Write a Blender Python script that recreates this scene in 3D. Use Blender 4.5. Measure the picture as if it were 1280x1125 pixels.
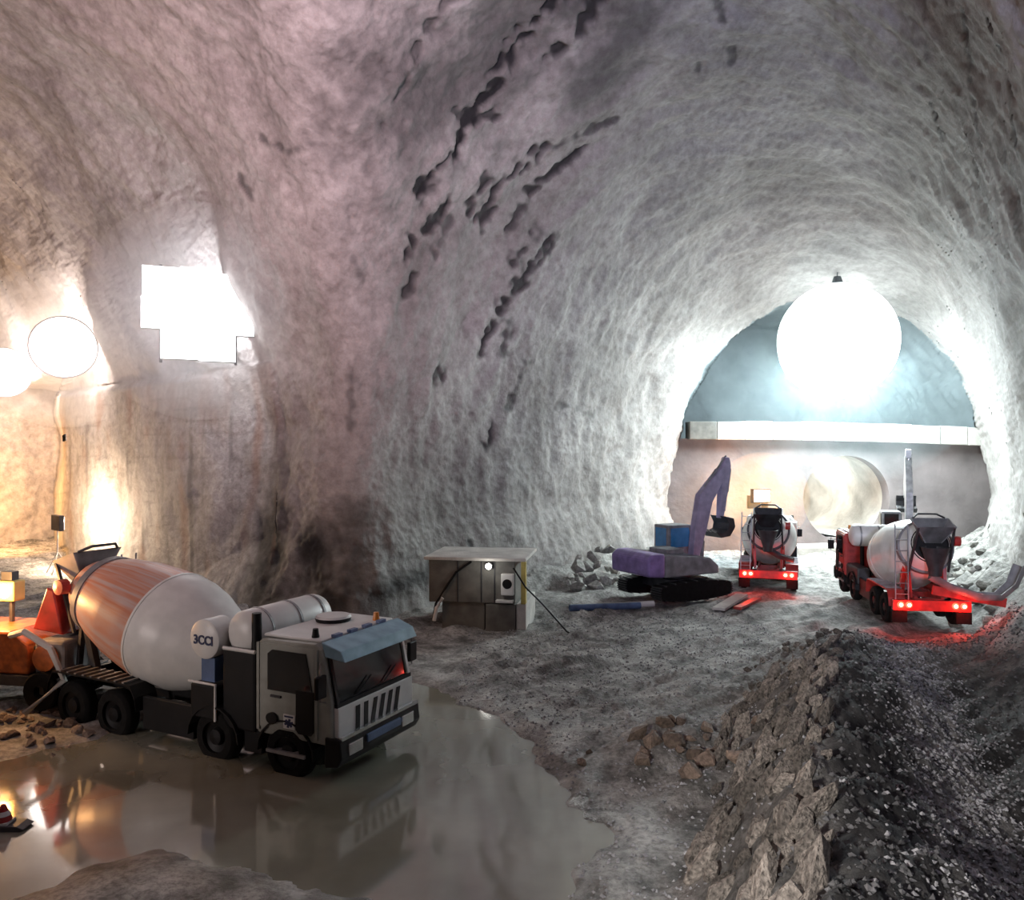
import bpy, bmesh, math, random
import numpy as np
from mathutils import Vector, Matrix

for _o in list(bpy.data.objects):
    bpy.data.objects.remove(_o, do_unlink=True)
SC = bpy.context.scene
COL = SC.collection
random.seed(7)

# ------------------------------------------------------------------ camera
CAM_H = 6.4
FPX = 1000.0
cam_d = bpy.data.cameras.new('camera')
cam_d.sensor_width = 36.0
cam_d.lens = FPX / 1280.0 * 36.0
cam_d.clip_end = 500
cam = bpy.data.objects.new('camera', cam_d)
COL.objects.link(cam)
cam.location = (0, 0, CAM_H)
cam.rotation_euler = (math.radians(90), 0, 0)
SC.camera = cam

# ------------------------------------------------------------------ world, exposure
world = bpy.data.worlds.new('world')
SC.world = world
world.use_nodes = True
world.node_tree.nodes['Background'].inputs[0].default_value = (0.5, 0.5, 0.55, 1)
world.node_tree.nodes['Background'].inputs[1].default_value = 0.0
SC.view_settings.view_transform = 'Standard'
SC.view_settings.look = 'None'
SC.view_settings.gamma = 1.0
SC.view_settings.use_curve_mapping = False
SC.view_settings.exposure = 0.12
SC.cycles.max_bounces = 5
SC.cycles.diffuse_bounces = 2
SC.cycles.glossy_bounces = 3
SC.cycles.transmission_bounces = 3
SC.cycles.volume_bounces = 0
SC.cycles.sample_clamp_indirect = 4.0

# unseen fill spots added behind and left of the camera
def fill_light(name, loc, target, power, color, radius=0.6, angle=100, blend=0.6):
    d = bpy.data.lights.new(name, 'SPOT')
    d.energy = power; d.color = color; d.shadow_soft_size = radius
    d.spot_size = math.radians(angle); d.spot_blend = blend
    o = bpy.data.objects.new(name, d); COL.objects.link(o)
    o.location = loc
    o.rotation_euler = (Vector(target) - Vector(loc)).to_track_quat('-Z', 'Y').to_euler()
    return o
fill_light('site_floodlight', (-19.0, 6.0, 4.6), (-7.8, 18.0, 3.5), 2600, (1.0, 0.86, 0.82), 0.5, 32, 0.4)
fill_light('site_floodlight', (3.0, -6.0, 9.0), (12, 24, 21), 29000, (0.68, 0.72, 1.0), 1.0, 85, 0.9)
fill_light('site_floodlight', (-4.0, -7.0, 10.0), (-15, 20, 21), 66000, (1.0, 0.70, 0.73), 1.0, 78, 0.9)
fill_light('site_floodlight', (-5.0, -1.5, 6.8), (7.2, 13, 1.2), 8600, (1.0, 0.95, 0.90), 0.5, 44, 0.8)

# ------------------------------------------------------------------ noise
_rng = np.random.default_rng(3)
_perm = np.concatenate([_rng.permutation(256)] * 3)
_grad = _rng.normal(size=(256, 3)); _grad /= np.linalg.norm(_grad, axis=1)[:, None]
def gnoise(p):
    p = np.asarray(p, float)
    i = np.floor(p).astype(int); f = p - i; i &= 255
    w = f * f * f * (f * (f * 6 - 15) + 10)
    out = np.zeros(len(p))
    for a in (0, 1):
        wa = w[:, 0] if a else 1 - w[:, 0]
        for b in (0, 1):
            wb = w[:, 1] if b else 1 - w[:, 1]
            for c in (0, 1):
                wc = w[:, 2] if c else 1 - w[:, 2]
                h = _perm[_perm[_perm[(i[:, 0] + a) & 255] + ((i[:, 1] + b) & 255)] + ((i[:, 2] + c) & 255)]
                g = _grad[h]
                out += wa * wb * wc * (g[:, 0] * (f[:, 0] - a) + g[:, 1] * (f[:, 1] - b) + g[:, 2] * (f[:, 2] - c))
    return out * 1.6
def sstep(a, b, x):
    t = np.clip((x - a) / (b - a), 0, 1)
    return t * t * (3 - 2 * t)

# ------------------------------------------------------------------ materials
def nodes_of(name):
    m = bpy.data.materials.new(name); m.use_nodes = True
    nt = m.node_tree
    return m, nt, nt.nodes['Principled BSDF']
def mat(name, col, rough=0.6, metal=0.0, var=0.25, scale=3.0, bump=0.0, bscale=30.0, rand=0.0, spec=0.5, coat=0.0, grime=None, grime_amt=0.5):
    m, nt, b = nodes_of(name)
    N, L = nt.nodes, nt.links
    tc = N.new('ShaderNodeTexCoord')
    nz = N.new('ShaderNodeTexNoise'); nz.inputs['Scale'].default_value = scale; nz.inputs['Detail'].default_value = 6
    L.new(tc.outputs['Object'], nz.inputs['Vector'])
    rp = N.new('ShaderNodeValToRGB')
    rp.color_ramp.elements[0].position = 0.32; rp.color_ramp.elements[1].position = 0.68
    g = grime if grime else tuple(c * (1 - var) for c in col)
    lo = tuple(a * (1 - grime_amt) + q * grime_amt for a, q in zip(col, g)) if grime else g
    rp.color_ramp.elements[0].color = (*lo, 1)
    rp.color_ramp.elements[1].color = (*[min(1, c * (1 + var * .4)) for c in col], 1)
    L.new(nz.outputs['Fac'], rp.inputs['Fac'])
    out = rp.outputs['Color']
    if rand:
        oi = N.new('ShaderNodeObjectInfo')
        hs = N.new('ShaderNodeHueSaturation')
        mr = N.new('ShaderNodeMapRange'); mr.inputs['To Min'].default_value = 1 - rand; mr.inputs['To Max'].default_value = 1 + rand
        L.new(oi.outputs['Random'], mr.inputs['Value'])
        L.new(mr.outputs['Result'], hs.inputs['Value'])
        L.new(out, hs.inputs['Color']); out = hs.outputs['Color']
    L.new(out, b.inputs['Base Color'])
    b.inputs['Roughness'].default_value = rough
    b.inputs['Metallic'].default_value = metal
    b.inputs['Specular IOR Level'].default_value = spec
    b.inputs['Coat Weight'].default_value = coat
    if bump:
        n2 = N.new('ShaderNodeTexNoise'); n2.inputs['Scale'].default_value = bscale; n2.inputs['Detail'].default_value = 5
        L.new(tc.outputs['Object'], n2.inputs['Vector'])
        bp = N.new('ShaderNodeBump'); bp.inputs['Strength'].default_value = bump; bp.inputs['Distance'].default_value = 0.1
        L.new(n2.outputs['Fac'], bp.inputs['Height']); L.new(bp.outputs['Normal'], b.inputs['Normal'])
    return m
def emit(name, col, strength):
    m, nt, b = nodes_of(name)
    b.inputs['Base Color'].default_value = (*col, 1)
    b.inputs['Emission Color'].default_value = (*col, 1)
    b.inputs['Emission Strength'].default_value = strength
    return m

M = {}
M['white'] = mat('white_paint', (0.62, 0.62, 0.60), 0.42, var=0.15, grime=(0.30, 0.28, 0.25), grime_amt=0.45)
M['offwhite'] = mat('off_white_paint', (0.70, 0.70, 0.68), 0.4, var=0.1)
M['cab_grey'] = mat('cab_paint', (0.30, 0.31, 0.28), 0.45, var=0.12, grime=(0.16, 0.17, 0.13), grime_amt=0.5)  # white cab's dim side tone put into the paint
M['black'] = mat('black_metal', (0.007, 0.007, 0.008), 0.5, var=0.4, spec=0.25)
M['rubber'] = mat('rubber', (0.007, 0.007, 0.007), 0.85, var=0.5, scale=8, spec=0.2)
M['dark'] = mat('dark_steel', (0.05, 0.05, 0.055), 0.5, metal=0.3, var=0.5)
M['steel'] = mat('steel', (0.35, 0.35, 0.36), 0.4, metal=0.6, var=0.4)
M['glass'] = mat('dark_glass', (0.01, 0.012, 0.014), 0.06, var=0.1, spec=0.9)
M['visor'] = mat('blue_visor', (0.28, 0.45, 0.55), 0.25, var=0.25)
M['blue'] = mat('blue_trim', (0.10, 0.16, 0.30), 0.4, var=0.4)
M['chrome'] = mat('chrome', (0.6, 0.6, 0.62), 0.18, metal=0.9, var=0.1)
M['red'] = mat('red_paint', (0.42, 0.035, 0.03), 0.4, var=0.5)
M['orange'] = mat('orange_paint', (0.55, 0.14, 0.03), 0.45, var=0.5, scale=6)
M['yellow'] = mat('yellow_paint', (0.62, 0.50, 0.14), 0.5, var=0.3)
M['purple'] = mat('purple_paint', (0.26, 0.18, 0.42), 0.45, var=0.35)
M['lilac'] = mat('lilac_grey_paint', (0.32, 0.28, 0.40), 0.45, var=0.3)
M['grey'] = mat('grey_paint', (0.22, 0.22, 0.23), 0.5, var=0.4)
M['cabinet'] = mat('cabinet_paint', (0.15, 0.145, 0.13), 0.6, var=0.35, scale=2.5, bump=0.15)
M['concrete'] = mat('pale_concrete', (0.62, 0.60, 0.56), 0.85, var=0.25, scale=1.5, bump=0.3, bscale=12)
M['wood'] = mat('timber', (0.36, 0.27, 0.18), 0.8, var=0.4, scale=5)
M['ink'] = mat('dark_blue_ink', (0.02, 0.03, 0.09), 0.6, var=0.1)
M['skyglass'] = mat('blue_window', (0.05, 0.22, 0.45), 0.1, var=0.2, spec=0.9)
M['lamp_white'] = emit('lamp_white', (0.95, 1.0, 1.0), 90)
M['lamp_warm'] = emit('lamp_warm', (1.0, 0.90, 0.80), 6)
M['lamp_cool'] = emit('lamp_cool', (0.95, 0.97, 1.0), 6)
M['lamp_orange'] = emit('lamp_orange', (1.0, 0.55, 0.18), 60)
M['lamp_small'] = emit('lamp_small', (1.0, 0.98, 0.9), 10)
M['tail_red'] = emit('tail_red', (1.0, 0.03, 0.015), 9)
M['tail_hot'] = emit('tail_hot', (1.0, 0.35, 0.2), 25)
M['beacon'] = mat('beacon_orange', (0.7, 0.25, 0.04), 0.3, var=0.1)

# painted drum with worn stripes that run along the drum
def drum_mat():
    m, nt, b = nodes_of('drum_worn_paint')
    N, L = nt.nodes, nt.links
    at = N.new('ShaderNodeAttribute'); at.attribute_name = 'drum_uv'
    mp = N.new('ShaderNodeMapping'); mp.inputs['Scale'].default_value = (0.5, 22.0, 1)
    L.new(at.outputs['Vector'], mp.inputs['Vector'])
    nz = N.new('ShaderNodeTexNoise'); nz.inputs['Scale'].default_value = 1.0; nz.inputs['Detail'].default_value = 4
    L.new(mp.outputs['Vector'], nz.inputs['Vector'])
    rp = N.new('ShaderNodeValToRGB')
    e = rp.color_ramp.elements
    e[0].position = 0.34; e[0].color = (0.50, 0.17, 0.09, 1)
    e[1].position = 0.66; e[1].color = (0.50, 0.38, 0.36, 1)
    x = e.new(0.47); x.color = (0.52, 0.26, 0.19, 1)
    L.new(nz.outputs['Fac'], rp.inputs['Fac'])
    L.new(rp.outputs['Color'], b.inputs['Base Color'])
    b.inputs['Roughness'].default_value = 0.42
    return m
M['drum'] = drum_mat()

def rock_shell_mat():
    m, nt, b = nodes_of('sprayed_concrete')
    N, L = nt.nodes, nt.links
    tc = N.new('ShaderNodeTexCoord')
    def noise(scale, detail=6, rough=0.6):
        n = N.new('ShaderNodeTexNoise'); n.inputs['Scale'].default_value = scale
        n.inputs['Detail'].default_value = detail; n.inputs['Roughness'].default_value = rough
        L.new(tc.outputs['Object'], n.inputs['Vector']); return n
    n1 = noise(0.22, 8, 0.62)
    rp = N.new('ShaderNodeValToRGB'); e = rp.color_ramp.elements
    e[0].position = 0.30; e[0].color = (0.24, 0.225, 0.215, 1)
    e[1].position = 0.70; e[1].color = (0.46, 0.445, 0.43, 1)
    L.new(n1.outputs['Fac'], rp.inputs['Fac'])
    n2 = noise(2.2, 6, 0.7)
    r2 = N.new('ShaderNodeValToRGB'); e = r2.color_ramp.elements
    e[0].position = 0.30; e[0].color = (0.50, 0.48, 0.47, 1)
    e[1].position = 0.62; e[1].color = (1, 1, 1, 1)
    L.new(n2.outputs['Fac'], r2.inputs['Fac'])
    mx = N.new('ShaderNodeMix'); mx.data_type = 'RGBA'; mx.blend_type = 'MULTIPLY'; mx.inputs[0].default_value = 0.8
    L.new(rp.outputs['Color'], mx.inputs[6]); L.new(r2.outputs['Color'], mx.inputs[7])
    # dark seeps, bare rock, wire mesh and painted shade from surface attributes
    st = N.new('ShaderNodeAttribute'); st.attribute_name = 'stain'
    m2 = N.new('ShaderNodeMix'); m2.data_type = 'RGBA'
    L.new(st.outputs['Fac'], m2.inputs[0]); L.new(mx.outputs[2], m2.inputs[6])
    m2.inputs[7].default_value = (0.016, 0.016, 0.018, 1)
    ru = N.new('ShaderNodeAttribute'); ru.attribute_name = 'rust'
    m3 = N.new('ShaderNodeMix'); m3.data_type = 'RGBA'
    L.new(ru.outputs['Fac'], m3.inputs[0]); L.new(m2.outputs[2], m3.inputs[6])
    m3.inputs[7].default_value = (0.22, 0.10, 0.055, 1)
    L.new(m3.outputs[2], b.inputs['Base Color'])
    b.inputs['Roughness'].default_value = 0.8
    b.inputs['Specular IOR Level'].default_value = 0.35
    n3 = noise(5.0, 8, 0.7)
    bp = N.new('ShaderNodeBump'); bp.inputs['Strength'].default_value = 0.45; bp.inputs['Distance'].default_value = 0.16
    L.new(n3.outputs['Fac'], bp.inputs['Height']); L.new(bp.outputs['Normal'], b.inputs['Normal'])
    return m
M['shell'] = rock_shell_mat()
M['far_rock'] = mat('bare_dark_rock', (0.19, 0.225, 0.24), 0.9, var=0.3, scale=0.4, bump=0.2, bscale=2)  # bare rock darkened and blued for the heading's dim haze

def ground_mat():
    m, nt, b = nodes_of('muddy_ground')
    N, L = nt.nodes, nt.links
    tc = N.new('ShaderNodeTexCoord')
    def noise(scale, detail=6, rough=0.6):
        n = N.new('ShaderNodeTexNoise'); n.inputs['Scale'].default_value = scale
        n.inputs['Detail'].default_value = detail; n.inputs['Roughness'].default_value = rough
        L.new(tc.outputs['Object'], n.inputs['Vector']); return n
    n1 = noise(1.1, 9, 0.68)
    rp = N.new('ShaderNodeValToRGB'); e = rp.color_ramp.elements
    e[0].position = 0.36; e[0].color = (0.11, 0.108, 0.10, 1)
    e[1].position = 0.62; e[1].color = (0.52, 0.505, 0.48, 1)
    L.new(n1.outputs['Fac'], rp.inputs['Fac'])
    n2 = noise(9.0, 5, 0.7)
    r2 = N.new('ShaderNodeValToRGB'); e = r2.color_ramp.elements
    e[0].position = 0.36; e[0].color = (0.35, 0.34, 0.33, 1)
    e[1].position = 0.58; e[1].color = (1, 1, 1, 1)
    L.new(n2.outputs['Fac'], r2.inputs['Fac'])
    mx = N.new('ShaderNodeMix'); mx.data_type = 'RGBA'; mx.blend_type = 'MULTIPLY'; mx.inputs[0].default_value = 0.85
    L.new(rp.outputs['Color'], mx.inputs[6]); L.new(r2.outputs['Color'], mx.inputs[7])
    dk = N.new('ShaderNodeAttribute'); dk.attribute_name = 'coal'
    m2 = N.new('ShaderNodeMix'); m2.data_type = 'RGBA'
    L.new(dk.outputs['Fac'], m2.inputs[0]); L.new(mx.outputs[2], m2.inputs[6])
    m2.inputs[7].default_value = (0.012, 0.012, 0.013, 1)
    L.new(m2.outputs[2], b.inputs['Base Color'])
    wt = N.new('ShaderNodeAttribute'); wt.attribute_name = 'wet'
    mr = N.new('ShaderNodeMapRange'); mr.inputs['To Min'].default_value = 0.85; mr.inputs['To Max'].default_value = 0.30
    L.new(wt.outputs['Fac'], mr.inputs['Value']); L.new(mr.outputs['Result'], b.inputs['Roughness'])
    n3 = noise(14.0, 6, 0.7)
    bp = N.new('ShaderNodeBump'); bp.inputs['Strength'].default_value = 0.7; bp.inputs['Distance'].default_value = 0.08
    L.new(n3.outputs['Fac'], bp.inputs['Height']); L.new(bp.outputs['Normal'], b.inputs['Normal'])
    return m
M['ground'] = ground_mat()

def water_mat():
    m, nt, b = nodes_of('muddy_water')
    N, L = nt.nodes, nt.links
    tc = N.new('ShaderNodeTexCoord')
    n = N.new('ShaderNodeTexNoise'); n.inputs['Scale'].default_value = 0.5; n.inputs['Detail'].default_value = 5
    L.new(tc.outputs['Object'], n.inputs['Vector'])
    rp = N.new('ShaderNodeValToRGB'); e = rp.color_ramp.elements
    e[0].position = 0.35; e[0].color = (0.20, 0.197, 0.15, 1)
    e[1].position = 0.7; e[1].color = (0.31, 0.305, 0.24, 1)
    L.new(n.outputs['Fac'], rp.inputs['Fac']); L.new(rp.outputs['Color'], b.inputs['Base Color'])
    b.inputs['Roughness'].default_value = 0.11
    b.inputs['Coat Weight'].default_value = 1.0; b.inputs['Coat IOR'].default_value = 2.1; b.inputs['Coat Roughness'].default_value = 0.06
    b.inputs['IOR'].default_value = 1.45
    b.inputs['Specular IOR Level'].default_value = 1.0
    n3 = N.new('ShaderNodeTexNoise'); n3.inputs['Scale'].default_value = 1.3; n3.inputs['Detail'].default_value = 3
    L.new(tc.outputs['Object'], n3.inputs['Vector'])
    bp = N.new('ShaderNodeBump'); bp.inputs['Strength'].default_value = 0.06; bp.inputs['Distance'].default_value = 0.08
    L.new(n3.outputs['Fac'], bp.inputs['Height']); L.new(bp.outputs['Normal'], b.inputs['Normal'])
    return m
M['water'] = water_mat()
M['rock'] = mat('slab_rock', (0.29, 0.255, 0.225), 0.85, var=0.75, scale=4.5, bump=0.9, bscale=9, rand=0.5)
M['rock_brown'] = mat('brown_rock', (0.25, 0.185, 0.145), 0.85, var=0.5, scale=3.5, bump=0.6, bscale=9, rand=0.35)
M['rock_grey'] = mat('grey_rubble', (0.40, 0.39, 0.36), 0.85, var=0.5, scale=3.0, bump=0.5, bscale=9, rand=0.35)
M['gravel'] = mat('loose_gravel', (0.13, 0.13, 0.135), 0.7, var=0.9, scale=4.0, bump=0.3)
M['gravel_pale'] = mat('pale_gravel', (0.40, 0.40, 0.42), 0.7, var=0.6, scale=4.0, bump=0.3)

# ------------------------------------------------------------------ mesh helpers
class MB:
    def __init__(self):
        self.v = []; self.f = []; self.T = Matrix.Identity(4)
    def add(self, vs, fs):
        o = len(self.v)
        self.v += [tuple(self.T @ Vector(p)) for p in vs]
        self.f += [tuple(o + i for i in f) for f in fs]
        return self
    def box(self, x0, x1, y0, y1, z0, z1, R=None):
        vs = [(x, y, z) for x in (x0, x1) for y in (y0, y1) for z in (z0, z1)]
        if R is not None:
            c = Vector(((x0 + x1) / 2, (y0 + y1) / 2, (z0 + z1) / 2))
            vs = [tuple(c + R @ (Vector(p) - c)) for p in vs]
        return self.add(vs, [(0, 1, 3, 2), (4, 6, 7, 5), (0, 4, 5, 1), (2, 3, 7, 6), (0, 2, 6, 4), (1, 5, 7, 3)])
    def prism(self, poly, y0, y1):
        """polygon in x,z extruded along y"""
        n = len(poly)
        vs = [(p[0], y0, p[1]) for p in poly] + [(p[0], y1, p[1]) for p in poly]
        fs = [tuple(range(n)), tuple(range(2 * n - 1, n - 1, -1))]
        fs += [(i, i + n, (i + 1) % n + n, (i + 1) % n) for i in range(n)]
        return self.add(vs, fs)
    def frame(self, p0, p1):
        a = (Vector(p1) - Vector(p0)).normalized()
        u = a.orthogonal().normalized() if abs(a.z) > 0.99 else a.cross(Vector((0, 0, 1))).normalized()
        w = u.cross(a)
        return a, u, w
    def cyl(self, p0, p1, r0, r1=None, n=16, cap=True):
        r1 = r0 if r1 is None else r1
        a, u, w = self.frame(p0, p1)
        vs = []
        for p, r in ((p0, r0), (p1, r1)):
            for i in range(n):
                t = 2 * math.pi * i / n
                vs.append(tuple(Vector(p) + r * (math.cos(t) * u + math.sin(t) * w)))
        fs = [(i, (i + 1) % n, (i + 1) % n + n, i + n) for i in range(n)]
        if cap: fs += [tuple(range(n - 1, -1, -1)), tuple(range(n, 2 * n))]
        return self.add(vs, fs)
    def lathe(self, p0, p1, prof, n=32, closed=False):
        """prof: list of (s, r), s in metres along p0->p1"""
        a, u, w = self.frame(p0, p1)
        vs = []; m = len(prof)
        for s, r in prof:
            for i in range(n):
                t = 2 * math.pi * i / n
                vs.append(tuple(Vector(p0) + a * s + max(r, 0.001) * (math.cos(t) * u + math.sin(t) * w)))
        fs = []
        for j in range(m if closed else m - 1):
            k = (j + 1) % m
            for i in range(n):
                fs.append((j * n + i, j * n + (i + 1) % n, k * n + (i + 1) % n, k * n + i))
        return self.add(vs, fs)
    def tube(self, pts, r, n=8):
        pts = [Vector(p) for p in pts]
        vs = []; fs = []
        for k, p in enumerate(pts):
            d = (pts[min(k + 1, len(pts) - 1)] - pts[max(k - 1, 0)]).normalized()
            ref = Vector((0, 0, 1)) if abs(d.z) < 0.9 else Vector((1, 0, 0))
            u = d.cross(ref).normalized(); w = u.cross(d)
            for i in range(n):
                t = 2 * math.pi * i / n
                vs.append(tuple(p + r * (math.cos(t) * u + math.sin(t) * w)))
        for k in range(len(pts) - 1):
            for i in range(n):
                fs.append((k * n + i, k * n + (i + 1) % n, (k + 1) * n + (i + 1) % n, (k + 1) * n + i))
        fs += [tuple(range(n - 1, -1, -1)), tuple(range((len(pts) - 1) * n, len(pts) * n))]
        return self.add(vs, fs)
    def bar(self, p0, p1, w, h):
        """rectangular bar, w sideways, h upwards"""
        a, u, q = self.frame(p0, p1)
        vs = []
        for p in (p0, p1):
            for i, j in ((-1, -1), (1, -1), (1, 1), (-1, 1)):
                vs.append(tuple(Vector(p) + u * (i * w / 2) + q * (j * h / 2)))
        return self.add(vs, [(3, 2, 1, 0), (4, 5, 6, 7), (0, 1, 5, 4), (1, 2, 6, 5), (2, 3, 7, 6), (3, 0, 4, 7)])
    def build(self, name, material, parent=None, bevel=0.0, smooth=False, label=None):
        me = bpy.data.meshes.new(name)
        me.from_pydata(self.v, [], self.f); me.update()
        bm = bmesh.new(); bm.from_mesh(me)
        bmesh.ops.recalc_face_normals(bm, faces=bm.faces)
        if bevel:
            es = [e for e in bm.edges if len(e.link_faces) == 2 and e.calc_face_angle(0) > 0.6]
            bmesh.ops.bevel(bm, geom=es, offset=bevel, segments=2, affect='EDGES', profile=0.5)
        bm.to_mesh(me); bm.free()
        me.materials.append(M[material] if isinstance(material, str) else material)
        if smooth:
            me.polygons.foreach_set('use_smooth', [True] * len(me.polygons))
            me.set_sharp_from_angle(angle=math.radians(38))
        o = bpy.data.objects.new(name, me); COL.objects.link(o)
        if parent is not None: o.parent = parent
        if label: o['label'] = label
        return o

def tag(o, label, cat, group=None, kind=None):
    o['label'] = label
    if cat: o['category'] = cat
    if group: o['group'] = group
    if kind: o['kind'] = kind
    return o
def thing(name, label, cat, loc=(0, 0, 0), rz=0.0, group=None):
    o = bpy.data.objects.new(name, None); COL.objects.link(o)
    o.empty_display_size = 0.3
    o.location = loc; o.rotation_euler = (0, 0, rz)
    return tag(o, label, cat, group)
def structure(o, label=None):
    o['kind'] = 'structure'
    if label: o['label'] = label
    return o
def np_mesh(name, V, F, material, normals=None, attrs=None, smooth=True):
    me = bpy.data.meshes.new(name)
    me.vertices.add(len(V)); me.vertices.foreach_set('co', np.asarray(V, np.float32).ravel())
    F = np.asarray(F, np.int32)
    me.loops.add(F.size); me.loops.foreach_set('vertex_index', F.ravel())
    me.polygons.add(len(F))
    me.polygons.foreach_set('loop_start', np.arange(len(F), dtype=np.int32) * F.shape[1])
    me.polygons.foreach_set('use_smooth', np.full(len(F), smooth))
    me.update(calc_edges=True)
    for k, a in (attrs or {}).items():
        at = me.attributes.new(k, 'FLOAT', 'POINT'); at.data.foreach_set('value', np.asarray(a, np.float32))
    if normals is not None:
        me.normals_split_custom_set_from_vertices(np.asarray(normals, np.float32))
    me.materials.append(M[material])
    o = bpy.data.objects.new(name, me); COL.objects.link(o)
    return o

# ------------------------------------------------------------------ the cavern: two tunnels that fork at a rock pillar
PY = 50.0                        # plane of the portal
CX, CY = -6.0, 29.0              # foot of the pillar between the two tunnels
DX, DY = -0.722, 0.692           # left tunnel runs this way
NX, NY = -0.692, -0.722          # from its wall into its void
def arch(u, hw, z, H):
    zc = 3.5
    zz = np.where(z > zc, (z - zc) / (H - zc), 0.0)
    k = np.where(z < zc, 1 - 0.022 * (zc - z), 1.0)
    F = (np.abs(u) / (hw * k)) ** 2.3 + np.abs(zz) ** 2.0
    return (np.sqrt(F) - 1) * 9.0          # roughly metres, negative inside
def void(p):
    x, y, z = p[:, 0], p[:, 1], p[:, 2]
    yy = np.clip(y, -14, PY)
    s = PY - yy
    xl = 10.0 - 0.762 * s; xr = 29.8 - 0.505 * s
    H = 15.6 + 9.5 * (1 - np.exp(-s / 22.0))
    cx = (xl + xr) / 2; hw = (xr - xl) / 2
    fl = 1.7 * sstep(PY + 0.3, PY + 1.2, y)      # the heading behind the portal is wider
    a = arch(x - cx, hw + fl, z, H + fl * 0.4)
    a = np.maximum(a, np.maximum(y - 66.0, -13.0 - y))
    t = (x - CX) * DX + (y - CY) * DY
    u = (x - CX) * NX + (y - CY) * NY
    b = arch(u - 13.0, 13.0 + 0 * u, z, 23.5 + 0 * u)
    b = np.maximum(b, np.where((t > 2.0) & (t < 27.8) & (z < 10.4) & (u < 2.0), 0.95 * sstep(2.0, 14.0, t) * sstep(10.4, 9.5, z) - u, -9))
    b = np.maximum(b, np.maximum(-40 - t, t - 75))
    b = np.maximum(b, np.where((t > 38.0) & (z < 10.4) & (u < 4.5), 4.2 - u, -9))
    n = np.maximum(np.maximum(27.8 - t, t - 38), np.maximum(z - 10.9, np.maximum(-4.5 - u, u - 8)))
    b = np.minimum(b, n)
    k = 2.0
    h = np.clip(0.5 + 0.5 * (b - a) / k, 0, 1)
    m = b * (1 - h) + a * h - k * h * (1 - h)
    # beyond the portal only the straight heading
    return np.maximum(m, -1.2 - z)
def cast(P, D, far=110.0, step=0.6):
    P = np.broadcast_to(np.asarray(P, float), D.shape)
    n = len(D)
    lo = np.zeros(n); hi = np.full(n, far); live = np.ones(n, bool)
    t = 0.5
    while t < far and live.any():
        idx = np.nonzero(live)[0]
        f = void(P[idx] + D[idx] * t)
        out = f > 0
        hi[idx[out]] = t; live[idx[out]] = False
        lo[idx[~out]] = t
        t += step
    for _ in range(12):
        mid = (lo + hi) / 2
        o = void(P + D * mid[:, None]) > 0
        hi = np.where(o, mid, hi); lo = np.where(o, lo, mid)
    return (lo + hi) / 2
def hit(px, py):
    """where the line of sight through a photo pixel meets the rock"""
    d = np.array([[(px - 640) / FPX, 1.0, -(py - 562.5) / FPX]])
    r = cast((0, 0, CAM_H), d)
    return np.array([0, 0, CAM_H]) + d[0] * r[0]

PC = np.array([0.6, 3.0, 6.6])
az = np.concatenate([np.linspace(-180, -44, 70, endpoint=False), np.linspace(-44, 44, 760, endpoint=False), np.linspace(44, 180, 70)])
el = np.concatenate([np.linspace(-40, -12, 16, endpoint=False), np.linspace(-12, 40, 440, endpoint=False), np.linspace(40, 89.5, 50)])
A_, E_ = np.meshgrid(np.radians(az), np.radians(el))
D = np.stack([np.sin(A_) * np.cos(E_), np.cos(A_) * np.cos(E_), np.sin(E_)], -1).reshape(-1, 3)
R_ = cast(PC, D)
V = PC + D * R_[:, None]
nr, nc = len(el), len(az)
def grid_normals(V):
    G = V.reshape(nr, nc, 3)
    du = np.gradient(G, axis=1); dv = np.gradient(G, axis=0)
    n = np.cross(du, dv); n /= (np.linalg.norm(n, axis=2)[..., None] + 1e-9)
    n = n.reshape(-1, 3)
    s = np.sign((n * (PC - V)).sum(1)); s[s == 0] = 1
    return n * s[:, None]
Nn = grid_normals(V)
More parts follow.
